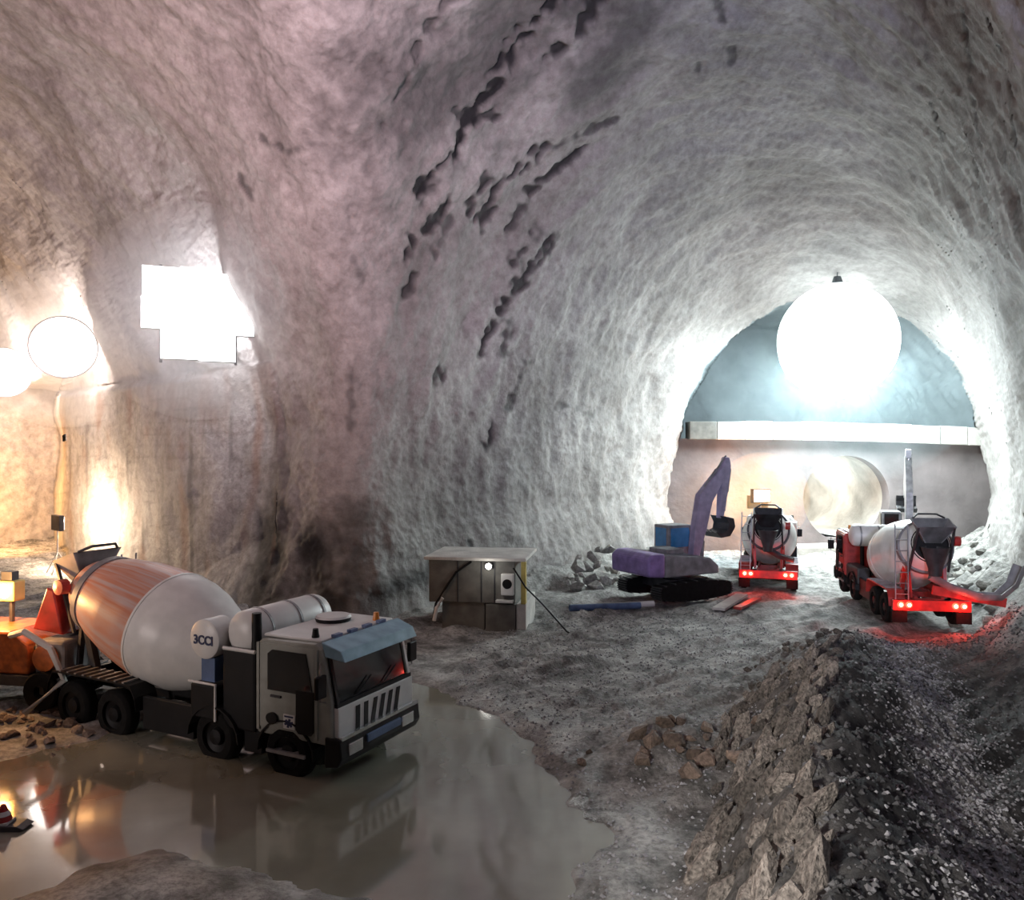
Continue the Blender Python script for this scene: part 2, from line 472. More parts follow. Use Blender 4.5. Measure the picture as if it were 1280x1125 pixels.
# seeps, gaps in the sprayed concrete: polylines on the rock (photo pixels are only the way to find the places)
STREAKS = [
    ([(565, -5), (530, 55), (505, 110), (490, 150)], 11, 0.75), ([(500, 120), (480, 170)], 8, 0.4),
    ([(705, -5), (655, 55), (612, 125)], 12, 1.0), ([(625, 110), (595, 148), (570, 185), (545, 215), (517, 255)], 11, 1.0),
    ([(575, 145), (625, 150)], 9, 0.9), ([(745, 0), (720, 45), (695, 68)], 11, 0.95),
    ([(765, 148), (730, 165), (690, 185)], 6, 0.7), ([(725, 190), (690, 215), (672, 235)], 10, 0.9),
    ([(680, 190), (645, 215), (620, 245), (612, 275)], 12, 0.9), ([(605, 230), (590, 262)], 11, 0.9),
    ([(560, 252), (535, 290)], 12, 0.95), ([(515, 300), (508, 325)], 11, 0.95), ([(520, 345), (514, 362)], 8, 0.8),
    ([(565, 275), (545, 318)], 9, 0.7), ([(660, 262), (645, 285)], 9, 0.8), ([(668, 300), (645, 328)], 9, 0.8),
    ([(688, 302), (655, 345), (632, 380), (612, 415), (605, 445)], 8, 0.9), ([(636, 405), (628, 440)], 7, 0.7),
    ([(655, 455), (640, 500), (634, 520)], 6, 0.7), ([(620, 530), (614, 556)], 5, 0.8), ([(546, 462), (552, 470)], 9, 0.8),
    ([(445, 330), (452, 345)], 6, 0.5), ([(440, 460), (438, 530)], 5, 0.5), ([(578, 630), (584, 690)], 5, 0.7),
    ([(300, 225), (315, 245)], 7, 0.6), ([(325, 175), (360, 190)], 5, 0.6), ([(370, 185), (440, 165)], 6, 0.5),
    ([(700, 505), (740, 520)], 5, 0.5),
    ([(1160, 130), (1168, 180)], 4, 0.7), ([(1195, 20), (1210, 110), (1225, 180)], 5, 0.6), ([(1240, 20), (1262, 120), (1275, 210)], 7, 0.7),
    ([(1205, 170), (1218, 240)], 4, 0.7), ([(1150, 0), (1165, 80)], 4, 0.4), ([(1255, 190), (1280, 290)], 5, 0.5),
    ([(890, 0), (905, 25)], 4, 0.6), ([(872, 75), (873, 85)], 4, 0.6), ([(914, 60), (915, 75)], 4, 0.6),
]
nzA = gnoise(V * 0.9); nzB = gnoise(V * 2.6 + 11)
def streak_mask(V, items, soft=1.0):
    out = np.zeros(len(V))
    for pts, w, a in items:
        P3 = [hit(*p) for p in pts]; w = w * 1.65
        dep = np.mean([p[1] for p in P3]); wm = w * dep / FPX
        c = np.mean(P3, 0); rad = max(np.linalg.norm(p - c) for p in P3) + wm * 3
        idx = np.nonzero(((V - c) ** 2).sum(1) < rad * rad)[0]
        if not len(idx): continue
        d = np.full(len(idx), 1e9)
        for p, q in zip(P3[:-1], P3[1:]):
            e = q - p; L2 = (e * e).sum() + 1e-9
            t = np.clip(((V[idx] - p) @ e) / L2, 0, 1)
            d = np.minimum(d, np.linalg.norm(V[idx] - (p + t[:, None] * e), axis=1))
        m = a * sstep(0.0, 0.95, 1.0 - d / wm + 0.75 * nzA[idx] + 0.8 * nzB[idx])
        out[idx] = np.maximum(out[idx], m)
    return out
stain_shade = streak_mask(V, STREAKS); hard = stain_shade.copy()
BROAD = [([(690, -10), (600, 90), (520, 120)], 140, 0.72), ([(800, 20), (740, 90)], 80, 0.68), ([(345, 655), (325, 745)], 62, 0.95), ([(395, 690), (410, 760)], 62, 0.92), ([(350, 590), (345, 640)], 46, 0.5), ([(440, 640), (450, 750)], 30, 0.5), ([(470, 745), (540, 715)], 18, 0.8), ([(640, 250), (540, 320)], 70, 0.22)]  # broad dark zones on vault and left wall; cabin's shadow painted in too
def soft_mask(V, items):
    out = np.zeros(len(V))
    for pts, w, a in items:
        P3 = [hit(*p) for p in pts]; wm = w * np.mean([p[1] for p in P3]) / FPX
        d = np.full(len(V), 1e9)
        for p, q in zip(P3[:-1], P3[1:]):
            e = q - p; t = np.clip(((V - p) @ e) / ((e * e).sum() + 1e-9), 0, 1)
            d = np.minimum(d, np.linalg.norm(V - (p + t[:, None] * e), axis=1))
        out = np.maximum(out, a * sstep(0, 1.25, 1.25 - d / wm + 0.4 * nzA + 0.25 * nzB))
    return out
stain_shade = np.maximum(stain_shade, soft_mask(V, BROAD))
tW = (V[:, 0] - CX) * DX + (V[:, 1] - CY) * DY
uW = (V[:, 0] - CX) * NX + (V[:, 1] - CY) * NY
onB = (uW < 3.0) & (tW > 4.5) & (tW < 28) & (V[:, 2] < 9.9)
# wire mesh showing through the thin coat of the panel
gx = np.abs(((tW / 0.55) % 1) - 0.5); gz = np.abs(((V[:, 2] / 0.55) % 1) - 0.5)
meshm = onB * sstep(0.36, 0.46, np.maximum(gx, gz)) * sstep(-0.15, 0.5, nzA + 0.2) * 0.22
stain_shade = np.maximum(stain_shade, meshm)
drip = gnoise(np.stack([tW * 1.6, V[:, 2] * 0.12, uW * 0.1], 1))
stain_shade = np.maximum(stain_shade, onB * sstep(0.25, 0.7, drip) * 0.5 * sstep(10, 6, V[:, 2]))
rust = onB * sstep(0.1, 0.8, gnoise(np.stack([tW * 0.9 + 7, V[:, 2] * 0.16, uW * 0.1], 1)) + 0.3 * nzA) * 0.45
disp = 0.42 * gnoise(V * 0.2) + 0.13 * gnoise(V * 0.62 + 5) + 0.06 * nzA + 0.045 * nzB + 0.03 * gnoise(V * 5.5 + 2)
# ridges left by the spraying, along the tunnel
rad_ = np.stack([V[:, 0] * 0.35, V[:, 1] * 0.9, V[:, 2] * 0.35], 1)
disp += 0.10 * gnoise(rad_ * 1.7 + 31)
disp = np.where(onB, disp * 0.45, disp)
V = V - Nn * (disp + 0.13 * sstep(0.5, 0.9, hard))[:, None]
Nn = grid_normals(V)
ii = np.arange(nr * nc).reshape(nr, nc)
F = np.stack([ii[:-1, :-1], ii[:-1, 1:], ii[1:, 1:], ii[1:, :-1]], -1).reshape(-1, 4)
_fn = np.cross(V[F[:, 1]] - V[F[:, 0]], V[F[:, 2]] - V[F[:, 0]])
if ((_fn * (PC - V[F[:, 0]])).sum(1) > 0).mean() < 0.5: F = F[:, ::-1]
cen = V[F].mean(1)
cls = np.where(cen[:, 2] > 10.5, 0, np.where(cen[:, 0] > 19.8 - 0.63 * (PY - np.clip(cen[:, 1], -14, PY)) , 2, 1))
cls = np.where((cen[:, 1] > PY + 0.6) & (cen[:, 0] > 3), 3, cls)
cls = np.where((cen[:, 1] < -1), 4, cls)
for c, nm, lb in ((0, 'ceiling', 'high grey sprayed concrete vault with black seeping cracks'), (1, 'wall_left', 'sprayed rock wall and pillar behind the near truck'),
                  (2, 'wall_right', 'pale rough tunnel wall at the right edge'), (3, 'wall_far', 'dim blue-grey rock of the upper heading'), (4, 'wall_rear', 'rock behind the viewpoint')):
    Fc = F[cls == c]
    if not len(Fc): continue
    used, inv = np.unique(Fc, return_inverse=True)
    o = np_mesh(nm, V[used], inv.reshape(-1, 4), 'far_rock' if c == 3 else 'shell', Nn[used], {'stain': stain_shade[used], 'rust': rust[used]})
    structure(o, lb)

# ------------------------------------------------------------------ floor
POOL = np.array([(-16, 15.6), (-12.5, 15.4), (-10.2, 16.2), (-9.0, 17.6), (-7.8, 20.5), (-3.2, 22.2), (-1.6, 20.0), (0.3, 17.6), (0.0, 16.3), (0.9, 14.4), (1.25, 13.3), (0.6, 12.0), (0.5, 11.3), (-1.5, 11.5), (-3.4, 12.3), (-5.4, 13.0), (-6.6, 12.7), (-7.6, 11.2), (-9, 9), (-12, 4), (-20, 4), (-20, 14)])
def pool_sd(x, y):
    d = np.full(x.shape, 1e9); ins = np.zeros(x.shape, bool)
    n = len(POOL)
    for i in range(n):
        a, b = POOL[i], POOL[(i + 1) % n]
        e = b - a; wx, wy = x - a[0], y - a[1]
        t = np.clip((wx * e[0] + wy * e[1]) / (e @ e), 0, 1)
        d = np.minimum(d, np.hypot(wx - e[0] * t, wy - e[1] * t))
        c = ((a[1] > y) != (b[1] > y)) & (x < (b[0] - a[0]) * (y - a[1]) / (b[1] - a[1] + 1e-12) + a[0])
        ins ^= c
    return np.where(ins, -d, d)
def crest_x(y): return 2.75 + (y - 6.9) * 0.405
def ridge(x, y):
    cxr = crest_x(y) + 0.25 * np.sin(y * 0.9)
    h = 2.25 - 0.055 * np.clip(y - 7, 0, 14)
    h = h * sstep(29.0, 19.5, y) * sstep(-4, 2, y)
    wl = 2.1 + 0.10 * np.clip(y - 12, 0, 10)
    left = sstep(-1.0, 0.0, (x - cxr) / wl)
    r = (x - cxr)
    right = 1 - 0.70 * sstep(0.0, 3.0, r) - 0.30 * sstep(3.5, 11.0, r)
    return h * np.where(x < cxr, left, np.clip(right, 0, 1))
def ground_np(x, y, fine=True):
    sd = pool_sd(x, y) + 0.35 * gnoise(np.stack([x * 0.8, y * 0.8, 0 * x], 1)) + 0.15 * gnoise(np.stack([x * 2.5, y * 2.5, 0 * x + 4], 1))
    bank = sstep(-0.25, 0.9, sd)
    z = -0.14 + 0.24 * bank
    # low spoil bank at the edge of the puddle
    z = z + 0.55 * np.exp(-(((x - 3.3) / 1.9) ** 2 + ((y - 17.2) / 1.5) ** 2)) * sstep(0.0, 0.7, sd)
    z = z + ridge(x, y)
    # rutted haul road
    p = np.stack([(x * 0.77 + y * 0.64) * 0.16, (-x * 0.64 + y * 0.77) * 1.15, 0 * x], 1)
    out = sstep(0.3, 2.5, sd) * (1 - 0.8 * sstep(14.5, 13.0, y) * sstep(1.0, 0.0, x))
    z = z + out * (0.26 * gnoise(p) + 0.12 * gnoise(p * 2.3 + 4) + 0.10 * gnoise(np.stack([x * 0.35, y * 0.35, 0 * x + 9], 1)))
    # banks of spoil along the walls
    s = PY - np.clip(y, -14, PY)
    z = z + 1.5 * sstep(3.2, 0.2, (29.8 - 0.505 * s) - x)
    wl_ = x - (10.0 - 0.762 * s)
    z = z + 0.8 * sstep(2.6, 0.2, wl_) * sstep(-3.0, -1.0, wl_) * sstep(30, 35, y)
    rr = sstep(-0.5, 0.6, z - 0.5) * 0.6 + 0.4
    if fine:
        q = np.stack([x, y, z], 1)
        z = z + out * (0.07 * gnoise(q * 1.7) + 0.05 * gnoise(q * 4.1 + 3) * rr * 1.6 + 0.03 * gnoise(q * 9.0 + 8) * rr * 1.5)
        rg = sstep(0.4, 1.2, ridge(x, y))
        z = z + rg * (0.10 * np.abs(gnoise(q * 2.6 + 17)) + 0.05 * gnoise(q * 6.5 + 1))
    keep = sstep(0.15, 0.6, sd) * 0.05 - 0.25 * sstep(0.35, 0.0, sd)
    return np.maximum(z, keep)
def ground(x, y):
    return float(ground_np(np.array([float(x)]), np.array([float(y)]))[0])
nx_, ny_ = 640, 640
vv = np.linspace(-1, 1, nx_); xs = 3.0 + 46 * np.sinh(2.3 * vv) / np.sinh(2.3)
uu = np.linspace(0, 1, ny_); ys = -12 + 80 * (0.42 * uu + 0.58 * uu ** 2)
XX, YY = np.meshgrid(xs, ys)
gz_ = ground_np(XX.ravel(), YY.ravel())
GV = np.stack([XX.ravel(), YY.ravel(), gz_], 1)
ii = np.arange(nx_ * ny_).reshape(ny_, nx_)
GF = np.stack([ii[:-1, :-1], ii[:-1, 1:], ii[1:, 1:], ii[1:, :-1]], -1).reshape(-1, 4)
cr = GV[:, 0] - crest_x(GV[:, 1])
gn = gnoise(GV * 0.9 + 3); gn2 = gnoise(GV * 3.1 + 13)
yfade = sstep(26, 18, GV[:, 1])
coal_shade = np.maximum(sstep(-0.7, 0.3, cr), 0.55 * sstep(-2.6, -1.6, cr)) * sstep(11, 7, cr) * yfade  # black gravel slope, plus shade painted into the gaps between slabs
track = sstep(1.0, 0.2, np.abs(cr - 2.0 - 0.25 * gn))           # pale driven strip along the spoil bank
coal_shade = np.clip(coal_shade * (0.94 - 0.9 * track) + 0.25 * gn2 * coal_shade, 0, 0.97)
sdv = pool_sd(GV[:, 0], GV[:, 1])
wet = sstep(2.2, 0.2, sdv) * (GV[:, 2] < 0.5)
structure(np_mesh('floor', GV, GF, 'ground', None, {'coal': coal_shade, 'wet': wet}), 'rutted muddy tunnel floor')

wp = [(p[0], p[1]) for p in POOL]
wx = np.linspace(-16, 3, 40); wy = np.linspace(1, 24, 40)
WX, WY = np.meshgrid(wx, wy)
wi = np.arange(1600).reshape(40, 40)
WF = np.stack([wi[:-1, :-1], wi[:-1, 1:], wi[1:, 1:], wi[1:, :-1]], -1).reshape(-1, 4)
wat = np_mesh('puddle_water', np.stack([WX.ravel(), WY.ravel(), 0 * WX.ravel()], 1), WF, 'water')
tag(wat, 'wide shallow puddle of muddy olive water in front of the near truck', 'water', kind='stuff')

# ------------------------------------------------------------------ portal: bench wall with a round tunnel mouth, white beam on top
def bench_wall():
    cx, cz, r = 20.9, 3.35, 2.7
    x0, x1, z0, z1 = 8.0, 31.5, -0.6, 7.1
    yF, yB = PY, PY + 1.0
    n = 96
    ring = []; outer = []
    for i in range(n):
        t = 2 * math.pi * i / n
        c, s = math.cos(t), math.sin(t)
        q = min([k for k in ((x1 - cx) / c if c > 1e-6 else 1e9, (x0 - cx) / c if c < -1e-6 else 1e9, (z1 - cz) / s if s > 1e-6 else 1e9, (z0 - cz) / s if s < -1e-6 else 1e9)])
        ring.append((cx + r * c, cz + max(r * s, -2.45))); outer.append((cx + q * c, cz + q * s))
    corners = [(x1, z1), (x0, z1), (x0, z0), (x1, z0)]
    vs = []; fs = []
    def loop(pts, y): 
        b = len(vs); vs.extend([(p[0], y, p[1]) for p in pts]); return b
    a = loop(ring, yF); steps = 6; prev = a
    rows = [a]
    for k in range(1, steps + 1):
        rows.append(loop([(ring[i][0] + (outer[i][0] - ring[i][0]) * k / steps, ring[i][1] + (outer[i][1] - ring[i][1]) * k / steps) for i in range(n)], yF))
    for p, q in zip(rows[:-1], rows[1:]):
        fs += [(p + i, p + (i + 1) % n, q + (i + 1) % n, q + i) for i in range(n)]
    # outer corners
    for c in corners:
        i = min(range(n), key=lambda k: (outer[k][0] - c[0]) ** 2 + (outer[k][1] - c[1]) ** 2)
        j = i + 1 if (outer[(i + 1) % n][0] - c[0]) * (outer[i][0] - c[0]) + (outer[(i + 1) % n][1] - c[1]) * (outer[i][1] - c[1]) <= 0.5 else i - 1
        vs.append((c[0], yF, c[1])); fs.append((rows[-1] + i, rows[-1] + j % n, len(vs) - 1))
    b = loop(ring, yB)
    fs += [(a + i, b + i, b + (i + 1) % n, a + (i + 1) % n) for i in range(n)]
    mb = MB(); mb.v = vs; mb.f = fs
    mb.box(x0, x1, yF, yB, z1, z1 + 0.02)
    o = mb.build('wall_back', 'bench', None)
    structure(o, 'mauve-grey bench wall below the white beam with a round tunnel mouth')
    # short bored tunnel behind the mouth
    m2 = MB(); L = 26
    prof = []
    vs = []; fs = []
    nn, mm = 64, 40
    for j in range(mm):
        y = yB - 0.3 + L * j / (mm - 1)
        for i in range(nn):
            t = 2 * math.pi * i / nn
            w = 1 + 0.05 * math.sin(3 * t + j * 0.7) + 0.03 * math.sin(7 * t - j * 1.3)
            bend = -0.010 * (y - yB) ** 2
            vs.append((cx + bend + (r + 0.25) * math.cos(t) * w, y, cz + max((r + 0.25) * math.sin(t) * w, -2.3 + 0.1 * math.sin(5 * t + j))))
    for j in range(mm - 1):
        for i in range(nn):
            fs.append((j * nn + i, j * nn + (i + 1) % nn, (j + 1) * nn + (i + 1) % nn, (j + 1) * nn + i))
    fs.append(tuple(range((mm - 1) * nn, mm * nn)))
    m2.v = vs; m2.f = fs
    structure(m2.build('wall_bored_tunnel', 'lining', None, smooth=True), 'bright pale lining of the round tunnel beyond')
M['bench'] = mat('bench_rock', (0.20, 0.175, 0.175), 0.85, var=0.35, scale=0.5, bump=0.4, bscale=3)
M['lining'] = mat('pale_lining', (0.55, 0.54, 0.50), 0.85, var=0.3, scale=0.8, bump=0.5, bscale=3)
bench_wall()

beam = thing('concrete_beam', 'long white concrete beam along the top of the back wall', 'beam', (10.9, PY - 0.35, 7.0))
NB = 11
for i in range(NB):
    x0 = 0.05 + i * 18.9 / NB; x1 = x0 + 18.9 / NB - 0.03
    dz0 = -0.42 * (i / NB) + 0.12 * math.sin(i / NB * math.pi); dz1 = -0.42 * ((i + 1) / NB) + 0.12 * math.sin((i + 1) / NB * math.pi)
    mb = MB(); j = random.uniform(-0.04, 0.04)
    mb.prism([(x0, dz0 + 0.05), (x1, dz1 + 0.05), (x1, dz1 + 1.18 + j), (x0, dz0 + 1.18 + j)], -0.35 + j, 0.9)
    mb.build('segment', 'concrete' if i else 'cabinet', beam, bevel=0.04)
sill = MB().prism([(0, 0), (9.2, 0), (9.0, 0.75), (0.1, 0.6)], -1.1, 0.9).build('concrete_sill', 'concrete', None, bevel=0.05)
sill.location = (16.6, PY - 0.95, -0.05)
tag(sill, 'low pale concrete sill at the foot of the round tunnel mouth', 'sill')

# ------------------------------------------------------------------ lamps
def spot(name, parent, loc, target, power, color, angle=120, blend=0.5, radius=0.25):
    d = bpy.data.lights.new(name, 'SPOT'); d.energy = power; d.color = color
    d.spot_size = math.radians(angle); d.spot_blend = blend; d.shadow_soft_size = radius
    o = bpy.data.objects.new(name, d); COL.objects.link(o); o.parent = parent
    o.location = loc
    o.rotation_euler = (Vector(target) - Vector(loc)).to_track_quat('-Z', 'Y').to_euler()
    return o
def point(name, parent, loc, power, color, radius=0.2):
    d = bpy.data.lights.new(name, 'POINT'); d.energy = power; d.color = color; d.shadow_soft_size = radius
    o = bpy.data.objects.new(name, d); COL.objects.link(o); o.parent = parent; o.location = loc
    return o

# lamp glare built as one great balloon lamp under the crown of the portal
LB = Vector((18.95, 46.6, 12.75))
bl = thing('balloon_lamp', 'huge round white glowing lamp under the crown of the portal', 'lamp', LB)
RB = 3.35
M['balloon_cap'] = emit('balloon_cap', (0.90, 1.0, 1.0), 4)
M['balloon'] = emit('balloon_light', (0.84, 0.98, 1.0), 80)
def ball(a0, a1, n):
    mb = MB()
    return mb.lathe((0, 0, -RB), (0, 0, RB), [(RB - RB * math.cos(a0 + (a1 - a0) * k / n), RB * math.sin(a0 + (a1 - a0) * k / n)) for k in range(n + 1)], n=48)
ball(0.0, 1.25, 10).build('diffuser', 'balloon', bl, smooth=True)
ball(1.25, math.pi, 14).build('reflector_cap', 'balloon_cap', bl, smooth=True)  # dim upper part so the vault above is less lit
MB().cyl((0, 0, RB - 0.05), (0, 0, RB + 0.4), 0.35, 0.2, 16).cyl((0, 0, RB + 0.4), (0, 0, RB + 2.2), 0.03, 0.03, 8).build('hanger', 'dark', bl)

# floodlights on the left wall, glass enlarged to their glare: each throws its light back on the rock behind it
HALO = []
def wall_lamp(px, py, off, label, power, color, mat_lamp, cells, half, disc=False, boff=0.7):
    h = hit(px, py)
    p = Vector((h[0] + NX * off, h[1] + NY * off, h[2]))
    d = Vector((-p.x, -p.y, 0)).normalized()
    root = thing('floodlight', label, 'lamp', p, math.atan2(d.y, d.x))     # +x into the cavern
    for (yk, zk) in cells:
        if disc:
            ho = MB().lathe((-0.35, yk, zk), (0.0, yk, zk), [(0, 0.0), (0, half * 0.45), (0.30, half), (0.35, half * 1.05), (0.36, half)], 28).build('housing', 'steel', root, smooth=True)
            MB().lathe((0.0, yk, zk), (0.2, yk, zk), [(0.0, half), (0.08, half * 0.8), (0.12, half * 0.4), (0.13, 0.0)], 28).build('lamp_glass', mat_lamp, ho, smooth=True)
        else:
            ho = MB().box(-0.3, 0.0, yk - half, yk + half, zk - half * 0.9, zk + half * 0.9).build('housing', 'steel', root, bevel=0.03)
            MB().box(0.0, 0.03, yk - half * 0.97, yk + half * 0.97, zk - half * 0.87, zk + half * 0.87).build('lamp_glass', mat_lamp, ho)
    ys_ = [c[0] for c in cells]; zs_ = [c[1] for c in cells]
    for y in (min(ys_), max(ys_)) if len(cells) > 1 else (-0.3, 0.3):
        MB().bar((-0.36, y, min(zs_) - half), (-0.36, y, max(zs_) + half), 0.08, 0.08).build('frame_post', 'dark', root)
        MB().bar((-0.36, y, min(zs_)), (-off * 1.1 - 0.5, y, min(zs_) - 0.3), 0.08, 0.08).build('bracket', 'dark', root)
    point('bulb', root, (-off + boff, 0.0, 0.3), power, color, 0.4)
    HALO.append(p + d * 0.2)
    return root
wall_lamp(297, 398, 1.6, 'square bank of cool white floodlights in the rock niche above the drum', 2400, (0.93, 0.94, 1.0), 'lamp_cool',
          [(-1.36, 1.12), (0.0, 1.18), (1.34, 1.0), (-1.40, -0.05), (-0.02, 0.0), (1.36, -0.18), (-0.72, -1.2), (0.66, -1.24)], 0.70, boff=1.2)
wall_lamp(128, 438, 1.9, 'round warm floodlight on the wall left of the square lamp bank', 3200, (1.0, 0.80, 0.70), 'lamp_warm', [(0, 0)], 1.55, True, 1.2)
wall_lamp(46, 468, 1.8, 'farthest round floodlight cut by the left edge', 2600, (1.0, 0.80, 0.68), 'lamp_warm', [(0, 0)], 1.5, True, 1.2)

# tripod work lamps; the orange one in the left gallery is added unseen
def tripod_lamp(x, y, hgt, label, power, color, m, rz, k=1.0):
    root = thing('tripod_lamp', label, 'lamp', (x, y, ground(x, y)), rz)
    for k in range(3):
        a = k * 2.094 + 0.4
        MB().tube([(0.75 * math.cos(a), 0.75 * math.sin(a), 0.0), (0, 0, 1.1)], 0.03, 6).build('leg', 'steel', root)
    MB().cyl((0, 0, 0.9), (0, 0, hgt), 0.035, 0.03, 8).build('pole', 'steel', root)
    MB().box(-0.3 * k, 0.3 * k, -0.12, 0.12, hgt - 0.2 * k, hgt + 0.2 * k).build('housing', 'dark', root, bevel=0.03)
    MB().box(-0.26 * k, 0.26 * k, -0.15, -0.12, hgt - 0.16 * k, hgt + 0.16 * k).build('lamp_glass', m, root)
    point('bulb', root, (0, -0.4, hgt + 0.1), power, color, 0.25)
    return root
tripod_lamp(-23.4, 41.2, 2.6, 'bright warm lamp on a tripod against the pale wall edge', 3000, (1.0, 0.74, 0.50), 'lamp_warm', math.radians(138))
tripod_lamp(-33.2, 47.6, 3.4, 'orange lamp on a tripod deep in the left gallery', 4600, (1.0, 0.50, 0.17), 'lamp_orange', math.pi)  # out of view, added to light the niche orange

tripod_lamp(14.6, 47.6, 3.2, 'orange lamp on a tripod in front of the back wall behind the red truck', 420, (1.0, 0.30, 0.04), 'lamp_orange', math.pi)
tripod_lamp(14.05, 45.2, 3.7, 'white-hot lamp on a tripod beside the round tunnel mouth', 160, (1.0, 0.45, 0.12), 'lamp_warm', math.radians(18), 1.8)
# light in the bored tunnel
lt = thing('festoon_lamp', 'round lamp hung inside the round tunnel mouth', 'lamp', (20.4, PY + 7.5, 4.9))
MB().lathe((0, 0, -0.28), (0, 0, 0.28), [(0, 0.05), (0.12, 0.25), (0.3, 0.3), (0.45, 0.2), (0.56, 0.04)], 16).build('globe', 'lamp_small', lt, smooth=True)
MB().cyl((0, 0, 0.25), (0, 0, 0.75), 0.03, 0.03, 6).build('cable', 'black', lt)
point('bulb', lt, (0, 0, -0.5), 700, (1.0, 0.96, 0.88), 0.3)

# ------------------------------------------------------------------ mixer truck
def wheel(root, x, y, r=0.52, w=0.32):
    s = 1 if y > 0 else -1
    y0, y1 = y - w / 2, y + w / 2
    prof = [(0.0, r * 0.58), (0.0, r * 0.86), (0.05, r * 0.98), (w * 0.25, r), (w * 0.75, r), (w - 0.05, r * 0.98), (w, r * 0.86), (w, r * 0.58)]
    o = MB().lathe((x, y0, r), (x, y1, r), prof, 28, closed=True).build('wheel', 'rubber', root, smooth=True)
    yo = y + s * (w / 2 - 0.06)
    MB().lathe((x, y - s * 0.05, r), (x, yo + s * 0.08, r), [(0, r * 0.6), (w * 0.5 - 0.02, r * 0.58), (w * 0.5 - 0.06, r * 0.34), (w * 0.5 + 0.02, r * 0.28), (w * 0.5 + 0.04, 0.0)], 20).build('hub', 'black', o, smooth=True)  # hub painted black for the shade under the truck
    return o
DRUM_PROF = [(0.0, 0.56), (0.12, 0.66), (0.45, 0.80), (1.0, 0.99), (1.7, 1.14), (2.45, 1.22), (2.75, 1.23), (3.1, 1.22), (3.5, 1.14), (3.95, 0.97), (4.4, 0.77), (4.75, 0.62), (4.95, 0.5), (5.0, 0.0)]
SPLIT = 2.75
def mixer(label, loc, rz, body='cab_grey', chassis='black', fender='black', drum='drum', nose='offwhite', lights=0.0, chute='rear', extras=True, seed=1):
    T = thing('mixer_truck', label, 'truck', loc, rz)
    # chassis
    for s in (-1, 1):
        MB().bar((-3.9, s * 0.42, 0.92), (3.7, s * 0.42, 0.92), 0.10, 0.28).build('frame_rail', chassis, T)
    for x in (-3.85, -2.5, -0.6, 1.5, 3.4): MB().box(x - 0.06, x + 0.06, -0.42, 0.42, 0.82, 1.0).build('cross_member', chassis, T)
    for x in (2.95, 1.15, -1.75, -3.05):
        MB().cyl((x, -1.0, 0.52), (x, 1.0, 0.52), 0.09, None, 10).build('axle', 'dark', T)
        for s in (-1, 1): wheel(T, x, s * 1.06)
    # cab
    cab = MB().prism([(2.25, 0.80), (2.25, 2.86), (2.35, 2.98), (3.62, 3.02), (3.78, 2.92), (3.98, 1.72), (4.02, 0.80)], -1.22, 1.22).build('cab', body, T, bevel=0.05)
    MB().box(2.3, 3.66, -1.1, 1.1, 3.0, 3.07).build('roof_panel', 'offwhite', cab, bevel=0.03)
    # windscreen lies on the sloping front
    MB().add([(4.0, -1.06, 1.74), (4.0, 1.06, 1.74), (3.815, 1.06, 2.80), (3.815, -1.06, 2.80), (3.9, -1.06, 1.74), (3.9, 1.06, 1.74), (3.72, 1.06, 2.80), (3.72, -1.06, 2.80)],
             [(0, 1, 2, 3), (4, 7, 6, 5), (0, 4, 5, 1), (2, 6, 7, 3), (0, 3, 7, 4), (1, 5, 6, 2)]).build('windscreen', 'glass', cab)
    for s in (-1, 1):
        MB().bar((4.02, s * 1.10, 1.72), (3.83, s * 1.10, 2.82), 0.07, 0.05).build('pillar', 'offwhite' if s > 0 else 'black', cab)
    for y0 in (-0.55, 0.25):
        MB().tube([(4.03, y0, 1.77), (4.0, y0 + 0.45, 2.05)], 0.016, 5).build('wiper', 'black', cab)
    MB().add([(3.80, -1.18, 2.74), (3.80, 1.18, 2.74), (4.22, 1.14, 2.66), (4.22, -1.14, 2.66), (3.72, -1.18, 3.06), (3.72, 1.18, 3.06), (4.12, 1.14, 2.90), (4.12, -1.14, 2.90)],
             [(0, 1, 2, 3), (4, 7, 6, 5), (0, 4, 5, 1), (2, 6, 7, 3), (0, 3, 7, 4), (1, 5, 6, 2)]).build('sun_visor', 'visor', cab, bevel=0.02)
    MB().box(4.0, 4.06, -1.15, 1.15, 1.62, 1.73).build('scuttle_strip', 'black', cab)
    gp = MB().box(3.98, 4.09, -1.16, 1.16, 0.84, 1.64).build('grille_panel', 'offwhite', cab, bevel=0.015)
    for i in range(6):
        yc = -0.62 + i * 0.245
        k = 0.05 if i > 1 else 0.0
        MB().add([(4.085, yc - 0.06 - k, 0.96), (4.085, yc + 0.06 - k, 0.96), (4.085, yc + 0.07 + k, 1.54), (4.085, yc - 0.05 + k, 1.54),
                  (4.10, yc - 0.06 - k, 0.96), (4.10, yc + 0.06 - k, 0.96), (4.10, yc + 0.07 + k, 1.54), (4.10, yc - 0.05 + k, 1.54)],
                 [(0, 1, 2, 3), (4, 7, 6, 5), (0, 4, 5, 1), (2, 6, 7, 3), (0, 3, 7, 4), (1, 5, 6, 2)]).build('grille_slot', 'black', gp)
    cab.scale.z = 0.80; cab.location.z = 0.16
    bp = MB().prism([(3.85, 0.42), (4.12, 0.46), (4.22, 0.62), (4.18, 0.95), (3.85, 0.97)], -1.25, 1.25).build('bumper', 'black', T, bevel=0.03)
    for s in (-1, 1):
        MB().box(4.16, 4.225, s * 0.82 - 0.2, s * 0.82 + 0.2, 0.62, 0.84).build('headlight', 'chrome', bp, bevel=0.02)
    MB().box(4.17, 4.24, -0.5, 0.55, 0.70, 0.84).build('bumper_strip', 'blue', bp, bevel=0.01)
    MB().box(4.12, 4.2, -1.2, 1.2, 0.93, 0.99).build('bumper_lip', 'chrome', bp)
